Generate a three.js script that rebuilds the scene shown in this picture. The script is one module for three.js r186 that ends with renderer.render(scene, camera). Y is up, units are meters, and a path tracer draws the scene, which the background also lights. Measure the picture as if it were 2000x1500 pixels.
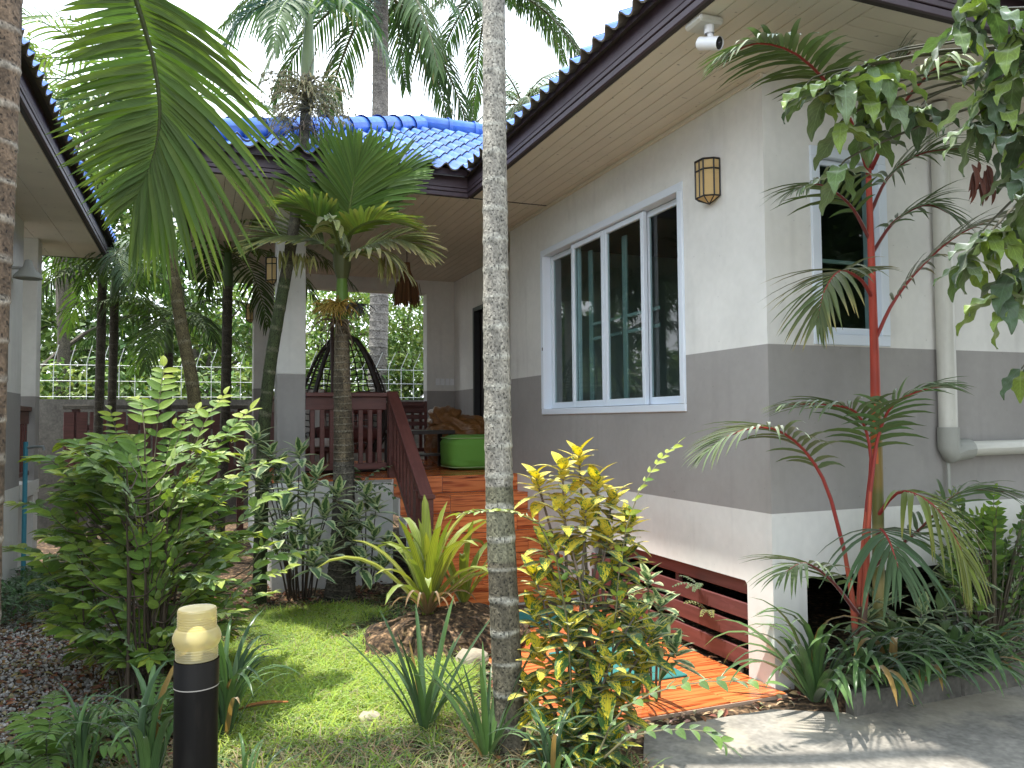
import * as THREE from 'three';
import { mergeGeometries } from 'three/addons/utils/BufferGeometryUtils.js';
import { ConvexGeometry } from 'three/addons/geometries/ConvexGeometry.js';

// ---------- camera, sky, sun, exposure ----------
const scene = new THREE.Scene();
const RAD = Math.PI / 180, FOCAL = 1549, EYE = new THREE.Vector3(0, 1.6, 0);
const camera = new THREE.PerspectiveCamera(2 * Math.atan(750 / FOCAL) / RAD, 4 / 3, 0.05, 400);
camera.position.copy(EYE);
camera.rotation.set(2.6 * RAD, -21.6 * RAD, -0.47 * RAD, 'YXZ');
camera.updateMatrixWorld(true);
const renderer = new THREE.WebGLRenderer({ antialias: true });
renderer.setSize(1024, 768);
renderer.toneMapping = THREE.LinearToneMapping;
renderer.toneMappingExposure = 2.25;
renderer.shadowMap.enabled = true;

const SUN = new THREE.Vector3(-0.26, 0.94, -0.19).normalize();
{
  const w = 512, h = 256, a = new Float32Array(w * h * 4);
  for (let j = 0; j < h; j++) for (let i = 0; i < w; i++) {
    const el = ((j + 0.5) / h - 0.5) * Math.PI, az = (i / w) * Math.PI * 2, s = Math.max(0, Math.sin(el));
    const wisp = 0.5 + 0.22 * Math.sin(az * 3 + 5 * s) + 0.16 * Math.sin(az * 7 - 11 * s + 1) + 0.12 * Math.sin(az * 13 + 23 * s + 2);
    const k = Math.pow(s, 0.6) * (1 - 0.55 * wisp);
    const o = (j * w + i) * 4;
    a[o] = 1.40 - 0.52 * k; a[o + 1] = 1.45 - 0.34 * k; a[o + 2] = 1.50 - 0.12 * k; a[o + 3] = 1;
  }
  const t = new THREE.DataTexture(a, w, h, THREE.RGBAFormat, THREE.FloatType);
  t.mapping = THREE.EquirectangularReflectionMapping; t.magFilter = t.minFilter = THREE.LinearFilter; t.needsUpdate = true;
  scene.background = t; scene.environment = t;
}
const sun = new THREE.DirectionalLight(new THREE.Color(1, 0.955, 0.87), 3.7);
sun.position.copy(SUN).multiplyScalar(40).add(new THREE.Vector3(1, 0, -6));
sun.target.position.set(1, 0, -6);
sun.castShadow = true; sun.shadow.radius = 1.6; sun.shadow.mapSize.set(4096, 4096);
Object.assign(sun.shadow.camera, { left: -16, right: 16, top: 16, bottom: -16, near: 1, far: 90 });
scene.add(sun, sun.target);

// ---------- helpers ----------
const V = (x, y, z) => new THREE.Vector3(x, y, z);
let seed = 7;
const rnd = () => { seed = (seed + 0x6D2B79F5) | 0; let t = Math.imul(seed ^ (seed >>> 15), 1 | seed); t = (t + Math.imul(t ^ (t >>> 7), 61 | t)) ^ t; return ((t ^ (t >>> 14)) >>> 0) / 4294967296; };
const rr = (a, b) => a + (b - a) * rnd();
const pick = (l) => l[Math.floor(rnd() * l.length)];
const lerp = (a, b, t) => a + (b - a) * t, clamp = (x, a = 0, b = 1) => Math.min(b, Math.max(a, x));
const CR = V(0, 0, 0), CU = V(0, 0, 0), CF = V(0, 0, 0);
camera.matrixWorld.extractBasis(CR, CU, CF); CF.negate();
const ray = (x, y) => CF.clone().addScaledVector(CR, (x - 1000) / FOCAL).addScaledVector(CU, -(y - 750) / FOCAL);
const atD = (x, y, d) => EYE.clone().addScaledVector(ray(x, y), d);            // a photo pixel at a distance
const onY = (x, y, h) => { const r = ray(x, y); return EYE.clone().addScaledVector(r, (h - EYE.y) / r.y); };
const onZ = (x, y, z) => { const r = ray(x, y); return EYE.clone().addScaledVector(r, z / r.z); };
const onX = (x, y, q) => { const r = ray(x, y); return EYE.clone().addScaledVector(r, q / r.x); };
const names = {};
const numbered = (n) => { const k = names[n] = (names[n] ?? -1) + 1; return k ? `${n}_${String(k).padStart(3, '0')}` : n; };
function tag(o, label, category, group, kind) { o.userData = { ...o.userData, label, category }; if (group) o.userData.group = group; if (kind) o.userData.kind = kind; return o; }
function thing(name, label, category, pos = [0, 0, 0], group) { const o = new THREE.Group(); o.name = numbered(name); o.position.set(...pos); scene.add(o); o.updateMatrixWorld(); return tag(o, label, category, group); }
function mesh(name, geo, mat, parent, keepWorld = true) {
  const m = new THREE.Mesh(geo, mat); m.name = parent === scene ? numbered(name) : name; m.castShadow = m.receiveShadow = true;
  if (parent !== scene && keepWorld) { const p = V(0, 0, 0); parent.updateWorldMatrix(true, false); p.setFromMatrixPosition(parent.matrixWorld); m.position.sub(p); }
  parent.add(m); return m;
}
const struct = (o, label, category = 'ground') => { tag(o, label, category); o.userData.kind = 'structure'; return o; };
function uvm(g, ou = 0, ov = 0, swap = false) {                               // uv in metres, by the way each face points
  if (g.index) g = g.toNonIndexed();
  const p = g.attributes.position, uv = new Float32Array(p.count * 2), a = V(0, 0, 0), b = V(0, 0, 0), c = V(0, 0, 0);
  for (let i = 0; i < p.count; i += 3) {
    a.fromBufferAttribute(p, i); b.fromBufferAttribute(p, i + 1); c.fromBufferAttribute(p, i + 2);
    const n = b.clone().sub(a).cross(c.clone().sub(a)), x = Math.abs(n.x), y = Math.abs(n.y), z = Math.abs(n.z);
    [a, b, c].forEach((q, k) => { let u, v; if (x >= y && x >= z) { u = q.z; v = q.y; } else if (y >= z) { u = q.x; v = q.z; } else { u = q.x; v = q.y; } if (swap) [u, v] = [v, u]; uv[(i + k) * 2] = u + ou; uv[(i + k) * 2 + 1] = v + ov; });
  }
  g.setAttribute('uv', new THREE.BufferAttribute(uv, 2)); return g;
}
const boxCache = new Map();
function chamfer(w, h, d, c) {
  const key = [w, h, d, c].map((x) => x.toFixed(4)).join();
  if (boxCache.has(key)) return boxCache.get(key);
  c = Math.min(c, w / 3, h / 3, d / 3); const pts = [];
  for (const x of [-1, 1]) for (const y of [-1, 1]) for (const z of [-1, 1]) { const X = x * w / 2, Y = y * h / 2, Z = z * d / 2; pts.push(V(X - x * c, Y - y * c, Z), V(X - x * c, Y, Z - z * c), V(X, Y - y * c, Z - z * c)); }
  const g = new ConvexGeometry(pts); boxCache.set(key, g); return g;
}
function box(parent, name, x0, x1, y0, y1, z0, z1, mat, o = {}) {
  let g = o.flat ? new THREE.BoxGeometry(x1 - x0, y1 - y0, z1 - z0) : chamfer(x1 - x0, y1 - y0, z1 - z0, o.c ?? 0.004).clone();
  g = uvm(g, o.world ? (x0 + x1) / 2 : rr(0, 5), o.world ? (y0 + y1) / 2 : rr(0, 5), o.swap);
  const m = new THREE.Mesh(g, mat); m.castShadow = m.receiveShadow = true; m.name = parent === scene ? numbered(name) : name;
  m.position.set((x0 + x1) / 2, (y0 + y1) / 2, (z0 + z1) / 2);
  if (parent !== scene) { const p = V(0, 0, 0); parent.updateWorldMatrix(true, false); p.setFromMatrixPosition(parent.matrixWorld); m.position.sub(p); }
  parent.add(m); return m;
}
class GB {                                                                     // collects ribbons and tubes with vertex colours
  constructor() { this.p = []; this.u = []; this.c = []; this.i = []; }
  v(x, y, z, u, w, c) { this.p.push(x, y, z); this.u.push(u, w); this.c.push(c.r, c.g, c.b); return this.p.length / 3 - 1; }
  ribbon({ p, d, n = V(0, 1, 0), L, W, segs = 5, droop = 0.6, prof, fold = 0.18, col, tip, stiff = 0, wave = 0, curl = 0 }) {
    const pos = p.clone(), dir = d.clone().normalize(), nn = n.clone(), c = new THREE.Color(); let prev = -1;
    prof = prof || leafProf;
    for (let k = 0; k <= segs; k++) {
      const t = k / segs, w = Math.max(W * prof(t), W * 0.02), side = dir.clone().cross(nn);
      if (side.lengthSq() < 1e-6) side.set(1, 0, 0); side.normalize();
      const up = side.clone().cross(dir).normalize(), f = fold * w + (wave ? wave * W * Math.sin(t * 17 + W * 900) : 0);
      c.copy(col); if (tip) c.lerp(tip, clamp((t - 0.55) / 0.45) ** 1.5);
      const a = this.v(pos.x - side.x * w / 2 + up.x * f, pos.y - side.y * w / 2 + up.y * f, pos.z - side.z * w / 2 + up.z * f, 0, t, c);
      this.v(pos.x, pos.y, pos.z, 0.5, t, c);
      this.v(pos.x + side.x * w / 2 + up.x * f, pos.y + side.y * w / 2 + up.y * f, pos.z + side.z * w / 2 + up.z * f, 1, t, c);
      if (prev >= 0) for (const q of [0, 1]) this.i.push(prev + q, prev + q + 1, a + q + 1, prev + q, a + q + 1, a + q);
      prev = a; nn.copy(up);
      const g = droop / segs * (stiff ? clamp((t - stiff) / (1 - stiff)) * 1.8 : 1);
      dir.y -= g; if (curl) dir.addScaledVector(side, curl / segs); dir.normalize(); pos.addScaledVector(dir, L / segs);
    }
    return this;
  }
  tube(pts, rad, col, seg = 7, vs = 1) {                                       // pts: Vector3[], rad(t), col(t, angle)
    const N = pts.length, T = V(0, 0, 0), nrm = V(0, 0, 1), bin = V(0, 0, 0); let prev = -1, len = 0;
    for (let k = 0; k < N; k++) {
      T.copy(pts[Math.min(k + 1, N - 1)]).sub(pts[Math.max(k - 1, 0)]).normalize();
      if (k) len += pts[k].distanceTo(pts[k - 1]);
      if (Math.abs(nrm.dot(T)) > 0.95) nrm.set(1, 0, 0);
      nrm.addScaledVector(T, -nrm.dot(T)).normalize(); bin.copy(T).cross(nrm);
      const t = k / (N - 1), first = this.p.length / 3;
      for (let s = 0; s <= seg; s++) {
        const a = s / seg * Math.PI * 2, r = typeof rad === 'function' ? rad(t, a, len) : rad, ca = Math.cos(a) * r, sa = Math.sin(a) * r;
        this.v(pts[k].x + nrm.x * ca + bin.x * sa, pts[k].y + nrm.y * ca + bin.y * sa, pts[k].z + nrm.z * ca + bin.z * sa, s / seg, len * vs, typeof col === 'function' ? col(t, a, len) : col);
      }
      if (prev >= 0) for (let s = 0; s < seg; s++) this.i.push(prev + s, prev + s + 1, first + s + 1, prev + s, first + s + 1, first + s);
      prev = first;
    }
    return this;
  }
  geo(at) {
    const g = new THREE.BufferGeometry(), p = new Float32Array(this.p);
    if (at) for (let i = 0; i < p.length; i += 3) { p[i] -= at.x; p[i + 1] -= at.y; p[i + 2] -= at.z; }
    g.setAttribute('position', new THREE.BufferAttribute(p, 3)); g.setAttribute('uv', new THREE.BufferAttribute(new Float32Array(this.u), 2));
    g.setAttribute('color', new THREE.BufferAttribute(new Float32Array(this.c), 3)); g.setIndex(this.i); g.computeVertexNormals(); return g;
  }
  build(name, mat, parent) {                                                   // geometry given in world coordinates, kept at the parent's origin
    const at = V(0, 0, 0); if (parent !== scene) { parent.updateWorldMatrix(true, false); at.setFromMatrixPosition(parent.matrixWorld); }
    const m = new THREE.Mesh(this.geo(at), mat); m.castShadow = m.receiveShadow = true; m.name = parent === scene ? numbered(name) : name; parent.add(m); return m;
  }
}
const leafProf = (t) => Math.pow(Math.sin(Math.PI * Math.pow(clamp(t * 0.97 + 0.02), 0.72)), 0.8);
const strapProf = (t) => Math.min(1, 0.45 + t * 3) * Math.pow(1 - t, 0.42);
const leafletProf = (t) => Math.min(1, 0.35 + t * 4) * Math.pow(1 - t, 0.6);
const bluntProf = (t) => Math.min(1, 0.35 + t * 1.6) * (t > 0.6 ? lerp(1, 0.22, (t - 0.6) / 0.4) : 1);
const px3d = ([x, y, d]) => d < 0 ? onZ(x, y, d) : atD(x, y, d);                  // negative: a plane across z instead of a distance
const curvePts = (pts, n) => new THREE.CatmullRomCurve3(pts).getPoints(n);
const C = (r, g, b) => new THREE.Color().setRGB(r, g, b);
const vary = (c, s = 0.2, h = 0.12) => { const k = 1 + rr(-s, s); return C(c.r * k * (1 + rr(-h, h)), c.g * k, c.b * k * (1 + rr(-h, h))); };

// ---------- noise and textures ----------
const perm = new Uint8Array(512); { let s = 99; const r = () => (s = (s * 16807) % 2147483647) / 2147483647; for (let i = 0; i < 256; i++) perm[i] = i; for (let i = 255; i > 0; i--) { const j = Math.floor(r() * (i + 1));[perm[i], perm[j]] = [perm[j], perm[i]]; } for (let i = 0; i < 256; i++) perm[256 + i] = perm[i]; }
function vnoise(x, y, px, py) {                                                // tileable value noise
  const xi = Math.floor(x), yi = Math.floor(y), fx = x - xi, fy = y - yi, u = fx * fx * (3 - 2 * fx), v = fy * fy * (3 - 2 * fy);
  const h = (a, b) => perm[perm[(((a % px) + px) % px) & 255] + ((((b % py) + py) % py) & 255)] / 255;
  return lerp(lerp(h(xi, yi), h(xi + 1, yi), u), lerp(h(xi, yi + 1), h(xi + 1, yi + 1), u), v);
}
function fbm(u, v, fx, fy, oct = 4) { let s = 0, a = 0.5, n = 0; for (let k = 0; k < oct; k++) { s += a * vnoise(u * fx + k * 7, v * fy + k * 13, fx, fy); n += a; a *= 0.5; fx *= 2; fy *= 2; } return s / n; }
function tex(w, h, fn, metres = 1, srgb = true) {
  const d = new Uint8Array(w * h * 4);
  for (let j = 0; j < h; j++) for (let i = 0; i < w; i++) { const c = fn(i / w, j / h), o = (j * w + i) * 4; for (let k = 0; k < 3; k++) d[o + k] = clamp(Array.isArray(c) ? c[k] : c) * 255; d[o + 3] = 255; }
  const t = new THREE.DataTexture(d, w, h); t.wrapS = t.wrapT = THREE.RepeatWrapping; t.magFilter = THREE.LinearFilter; t.minFilter = THREE.LinearMipmapLinearFilter; t.generateMipmaps = true;
  if (srgb) t.colorSpace = THREE.SRGBColorSpace; t.repeat.set(1 / (metres[0] ?? metres), 1 / (metres[1] ?? metres)); t.needsUpdate = true; return t;
}
const mixc = (a, b, t) => a.map((x, k) => lerp(x, b[k], clamp(t)));
const std = (o) => new THREE.MeshStandardMaterial({ side: THREE.DoubleSide, ...o });
const plasterMap = tex(512, 512, (u, v) => { const a = fbm(u, v, 4, 4, 5), s = fbm(u, v, 26, 3, 3), f = fbm(u, v, 60, 60, 2); let k = 0.93 + 0.07 * (a - 0.5) * 2 - 0.045 * clamp((s - 0.6) * 3) + 0.03 * (f - 0.5); if (fbm(u, v, 90, 90, 1) > 0.985) k -= 0.12; return [k, k * 0.995, k * 0.98]; }, 2.2);
const plasterBump = tex(256, 256, (u, v) => fbm(u, v, 8, 8, 5), 0.7, false);
const plaster = (c) => std({ color: c, map: plasterMap, bumpMap: plasterBump, bumpScale: 0.0018, roughness: 0.86 });
const M = {};
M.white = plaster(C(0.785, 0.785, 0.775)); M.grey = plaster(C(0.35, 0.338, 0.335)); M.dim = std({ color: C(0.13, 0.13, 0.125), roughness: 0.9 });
M.soffit = std({ color: C(0.66, 0.63, 0.575), roughness: 0.6, map: tex(256, 256, (u, v) => { const k = 0.95 + 0.08 * (fbm(u, v, 6, 6, 4) - 0.5) - (fbm(u, v, 50, 50, 1) > 0.965 ? 0.3 : 0); return [k, k * 0.985, k * 0.95]; }, 1.7) });
M.fascia = std({ color: C(0.064, 0.041, 0.054), roughness: 0.55, map: tex(256, 256, (u, v) => 0.8 + 0.25 * fbm(u, v, 20, 5, 4) + (fbm(u, v, 70, 70, 1) > 0.97 ? 0.3 : 0), 1.3) });
M.rafter = std({ color: C(0.04, 0.035, 0.035), roughness: 0.9 });
const tileMap = tex(256, 256, (u, v) => { const a = fbm(u, v, 5, 5, 4), b = fbm(u, v, 16, 16, 3); return mixc([0.30, 0.55, 0.96], [0.54, 0.70, 0.95], clamp((a - 0.35) * 1.6)).map((x) => x * (0.86 + 0.2 * b)); }, 0.9);
M.tiles = [0.85, 1.0, 1.15].map((k) => std({ color: C(0.44 * k, 0.48 * k, 0.56 * k), map: tileMap, roughness: 0.42 }));
M.tileEdge = std({ color: C(0.16, 0.14, 0.115), roughness: 0.95, map: plasterMap });
const woodTileMap = tex(512, 512, (u, v) => { const g = fbm(u, v, 4, 56, 4), s = fbm(u + 0.13 * fbm(u, v, 3, 9, 2), v, 3, 26, 3), t = clamp((s - 0.5) * 3.4); let c = mixc([0.86, 0.53, 0.32], [0.64, 0.31, 0.16], t); c = mixc(c, [0.36, 0.13, 0.07], clamp((g - 0.63) * 5)); return c; }, [1.1, 0.55]);
M.woodTile = [0.9, 1, 1.12].map((k) => std({ color: C(0.92 * k, 0.82 * k, 0.74 * k), map: woodTileMap, roughness: 0.22 }));
M.grout = std({ color: C(0.42, 0.3, 0.22), roughness: 0.9 });
const paintWood = tex(256, 256, (u, v) => { const g = fbm(u, v, 4, 40, 4), k = 0.8 + 0.3 * g; const chip = fbm(u, v, 14, 50, 3) > 0.70 ? 0.45 : 0; return [k + chip, k * 0.98 + chip, k * 0.97 + chip]; }, 0.8);
M.redwood = std({ color: C(0.118, 0.040, 0.034), map: paintWood, roughness: 0.45 });
M.slat = std({ color: C(0.145, 0.048, 0.046), map: paintWood, roughness: 0.42 });
M.darkwood = std({ color: C(0.02, 0.013, 0.012), map: paintWood, roughness: 0.4 });
M.alu = std({ color: C(0.66, 0.72, 0.80), roughness: 0.38 });
M.teal = std({ color: C(0.30, 0.36, 0.36), roughness: 0.4 });
M.black = std({ color: C(0.012, 0.012, 0.013), roughness: 0.4 });
M.glass = new THREE.MeshPhysicalMaterial({ color: C(0.55, 0.68, 0.66), transmission: 1, thickness: 0, roughness: 0.02, ior: 1.5, side: THREE.DoubleSide });
M.pvc = std({ color: C(0.62, 0.62, 0.58), roughness: 0.45, map: plasterMap }); M.pvcGrey = std({ color: C(0.36, 0.37, 0.35), roughness: 0.7, map: plasterMap });
M.concrete = std({ color: C(0.49, 0.465, 0.435), roughness: 0.92, bumpMap: plasterBump, bumpScale: 0.006, map: tex(1024, 1024, (u, v) => { const a = fbm(u, v, 4, 4, 5), b = fbm(u, v, 24, 24, 4), c = fbm(u, v, 120, 120, 2); let k = 0.72 + 0.34 * (a - 0.5) + 0.2 * (b - 0.5) + 0.18 * (c - 0.5); const pale = clamp((fbm(u + 0.3, v + 0.7, 6, 6, 5) - 0.58) * 7); return mixc([k * 0.98, k * 0.97, k * 0.94], [0.95, 0.92, 0.84], pale * 0.6); }, 2.4) });
M.kerb = std({ color: C(0.26, 0.25, 0.23), roughness: 0.95, map: M.concrete.map });
M.soil = std({ color: C(0.46, 0.37, 0.29), roughness: 1, bumpMap: plasterBump, bumpScale: 0.03, map: tex(1024, 1024, (u, v) => { const a = fbm(u, v, 6, 6, 5), b = fbm(u, v, 60, 60, 3), c = fbm(u, v, 190, 190, 1); const k = 0.36 + 0.35 * (a - 0.4) + 0.5 * (b - 0.45) + 0.35 * (c - 0.5); return mixc([k, k * 0.88, k * 0.74], [k * 1.5, k * 1.35, k * 1.15], clamp((b - 0.6) * 5)); }, 2.1) });
M.turf = std({ color: C(0.34, 0.33, 0.15), roughness: 1, map: M.soil.map });
M.gravelBed = std({ color: C(0.46, 0.40, 0.35), roughness: 1, map: M.soil.map, bumpMap: plasterBump, bumpScale: 0.02 });
M.mat = std({ color: C(0.03, 0.17, 0.16), roughness: 0.95, bumpMap: plasterBump, bumpScale: 0.004 });
M.lantern = new THREE.MeshPhysicalMaterial({ color: C(0.72, 0.52, 0.24), roughness: 0.85, transmission: 0.35, thickness: 0, side: THREE.DoubleSide });
M.plasticWhite = std({ color: C(0.75, 0.76, 0.78), roughness: 0.35 });
const barkMap = tex(512, 512, (u, v) => { const a = fbm(u, v, 12, 12, 4), b = fbm(u, v, 60, 50, 2), s = fbm(u, v, 46, 46, 1); let k = 0.78 + 0.3 * (a - 0.5) + 0.4 * (b - 0.5); if (s > 0.8) k -= 0.28; return [k, k, k * 0.98]; }, [1, 0.45]);
M.bark = std({ vertexColors: true, map: barkMap, roughness: 0.93, bumpMap: barkMap, bumpScale: 0.004 });
M.stem = std({ vertexColors: true, roughness: 0.55 });
// leaves: rough so that light scatters through, a thin coat for their gloss
const leafMat = (o = {}) => new THREE.MeshPhysicalMaterial({ side: THREE.DoubleSide, roughness: 0.95, transmission: 0.42, thickness: 0, clearcoat: 0.15, clearcoatRoughness: 0.4, ...o });
const veinMap = tex(128, 256, (u, v) => { const e = Math.abs(u - 0.5); let k = 0.86 + 0.2 * (fbm(u, v, 6, 10, 3) - 0.5); const vein = Math.abs(((v - e * 0.45) * 11) % 1 - 0.5); if (e < 0.03) k += 0.28; else if (vein < 0.07) k += 0.12; return [k, k, k * 0.9]; }, 1);
const pleatMap = tex(64, 64, (u, v) => { const k = 0.9 + 0.1 * Math.cos(u * Math.PI * 12) + 0.12 * (fbm(u, v, 4, 12, 3) - 0.5) + (Math.abs(u - 0.5) < 0.04 ? 0.16 : 0); return [k, k, k * 0.92]; }, 1);
M.frond = leafMat({ vertexColors: true, map: pleatMap });
M.blade = leafMat({ vertexColors: true, map: pleatMap, clearcoat: 0.4, clearcoatRoughness: 0.28, transmission: 0.3 });
M.tree = leafMat({ vertexColors: true, transmission: 0.42, clearcoat: 0.15 });
M.dry = leafMat({ vertexColors: true, transmission: 0.2, clearcoat: 0, map: veinMap });
const leafTone = (c, o = {}) => leafMat({ color: c, map: veinMap, ...o });
const crotonMap = (bias, sd) => tex(128, 128, (u, v) => { const e = Math.abs(u - 0.5) * 2, n = fbm(u + sd, v, 9, 9, 3), f = fbm(u, v + sd, 26, 26, 1); const y = clamp((bias + (n - 0.5) * 1.7 + (f - 0.5) * 0.9 + (0.4 - e) * 0.5) * 2.4); return mixc([0.20, 0.42, 0.06], [0.97, 0.87, 0.10], y).map((x) => x * (e < 0.07 ? 1.08 : 1)); }, 1);
M.croton = [crotonMap(0.62, 0), crotonMap(0.42, 0.3), crotonMap(0.2, 0.6), crotonMap(0.02, 0.1)].map((m) => leafMat({ map: m, color: C(0.75, 0.75, 0.75) }));
const varieMap = (w, sd) => tex(128, 128, (u, v) => { const e = Math.abs(u - 0.5) * 2, n = fbm(u + sd, v, 5, 9, 3); const y = clamp((e - w + (n - 0.5) * 0.9) * 5); return mixc([0.30, 0.45, 0.22], [0.82, 0.86, 0.62], y).map((x) => x * (e < 0.06 ? 1.25 : 1)); }, 1);
M.varie = [varieMap(0.46, 0), varieMap(0.30, 0.4)].map((m) => leafMat({ map: m, color: C(0.72, 0.75, 0.72) }));

// ---------- ground ----------
const sheet = (name, pts, y, mat, label, category) => { const s = new THREE.Shape(pts.map(([x, z]) => new THREE.Vector2(x, -z))); const g = uvm(new THREE.ShapeGeometry(s).rotateX(-Math.PI / 2)); const m = mesh(name, g, mat, scene); m.position.y = y; return struct(m, label, category); };
sheet('ground', [[-90, 60], [90, 60], [90, -120], [-90, -120]], -0.012, M.soil, 'bare brown soil strewn with dry litter under the plants');
sheet('gravel_path', [[-0.75, -2.5], [-0.95, -5.2], [-0.7, -6.6], [-0.2, -8.4], [-0.3, -12], [-1.6, -12], [-1.62, -2.5]], -0.006, M.gravelBed, 'grey gravel path covered with fallen brown leaves', 'path');
sheet('lawn', [[0.2, -3.1], [0.05, -4.4], [0.1, -5.8], [0.5, -6.9], [1.2, -7.0], [1.75, -6.3], [1.75, -5.2], [1.45, -4.4], [1.3, -3.2]], -0.004, M.turf, 'small patch of lawn between the shrub and the steps', 'lawn');
sheet('pavement', [[2.15, -3.62], [1.92, -3.25], [1.6, -2.55], [-1.6, -2.3], [-6, -2.2], [-6, 9], [14, 9], [14, -3.32], [3.35, -3.36], [2.95, -3.6]], 0.002, M.concrete, 'pale worn concrete pavement in front of the planting bed', 'pavement');
{ // planting bed with its kerb
  const bed = box(scene, 'planting_bed', 3.3, 9, -0.01, 0.09, -3.83, -3.42, M.soil, { flat: true }); struct(bed, 'raised soil bed along the side wall', 'planting bed');
  const kerb = new THREE.Group(); kerb.name = 'kerb'; scene.add(kerb); struct(kerb, 'weathered concrete kerb holding the planting bed', 'kerb');
  for (let k = 0; k < 7; k++) box(kerb, 'kerb_stone', 3.28 + k * 0.8, 4.075 + k * 0.8, -0.01, 0.115 + rr(-0.005, 0.005), -3.42, -3.34, M.kerb, { c: 0.012 });
}
{ // wood look patio tiles
  const patio = new THREE.Group(); patio.name = 'patio'; scene.add(patio); struct(patio, 'glossy orange wood look tiled patio below the steps', 'patio');
  box(patio, 'grout_bed', 1.79, 3.176, -0.05, 0.006, -6.2, -3.745, M.grout, { flat: true });
  const xs = [1.8, 2.295, 2.79, 3.174], zs = [-6.2, -5.73, -5.235, -4.74, -4.245, -3.75];
  for (let i = 0; i < 3; i++) for (let j = 0; j < 5; j++) box(patio, 'tile', xs[i] + 0.002, xs[i + 1] - 0.002, -0.02, 0.012 + rr(-0.0006, 0.0006), zs[j] + 0.002, zs[j + 1] - 0.002, pick(M.woodTile), { c: 0.002 });
}
for (const [x0, x1, z0, z1, l] of [[2.22, 2.82, -4.98, -4.22, 'teal rubber doormat lying on the patio by the slatted vent'], [2.15, 2.8, -6.12, -5.66, 'teal rubber doormat at the foot of the steps']]) { const m = box(scene, 'doormat', x0, x1, 0.014, 0.026, z0, z1, M.mat, { c: 0.004 }); tag(m, l, 'doormat'); }

// ---------- walls cut out of outlines ----------
function extr(shape, d, holes = []) { const s = new THREE.Shape(shape.map((p) => new THREE.Vector2(...p))); for (const h of holes) s.holes.push(new THREE.Path(h.map((p) => new THREE.Vector2(...p)))); return new THREE.ExtrudeGeometry(s, { depth: d, bevelEnabled: false }); }
const wallX = (parent, name, x0, x1, zy, mat) => mesh(name, uvm(extr(zy.map(([z, y]) => [-z, y]), x1 - x0).rotateY(Math.PI / 2).translate(x0, 0, 0)), mat, parent);
const wallZ = (parent, name, z0, z1, xy, mat, holes) => mesh(name, uvm(extr(xy, z1 - z0, holes).translate(0, 0, z0)), mat, parent);
const X0 = 3.178, B0 = 1.028, B1 = 2.045, TOP = 3.7, FL = 1.03;
const house = thing('bungalow', 'white bungalow with a grey wall band, blue tiled roof and raised porch', 'house', [X0, 0, -3.85]);
const part = (name, parent = house) => { const g = new THREE.Group(); g.name = name; parent.add(g); return g; };
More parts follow.
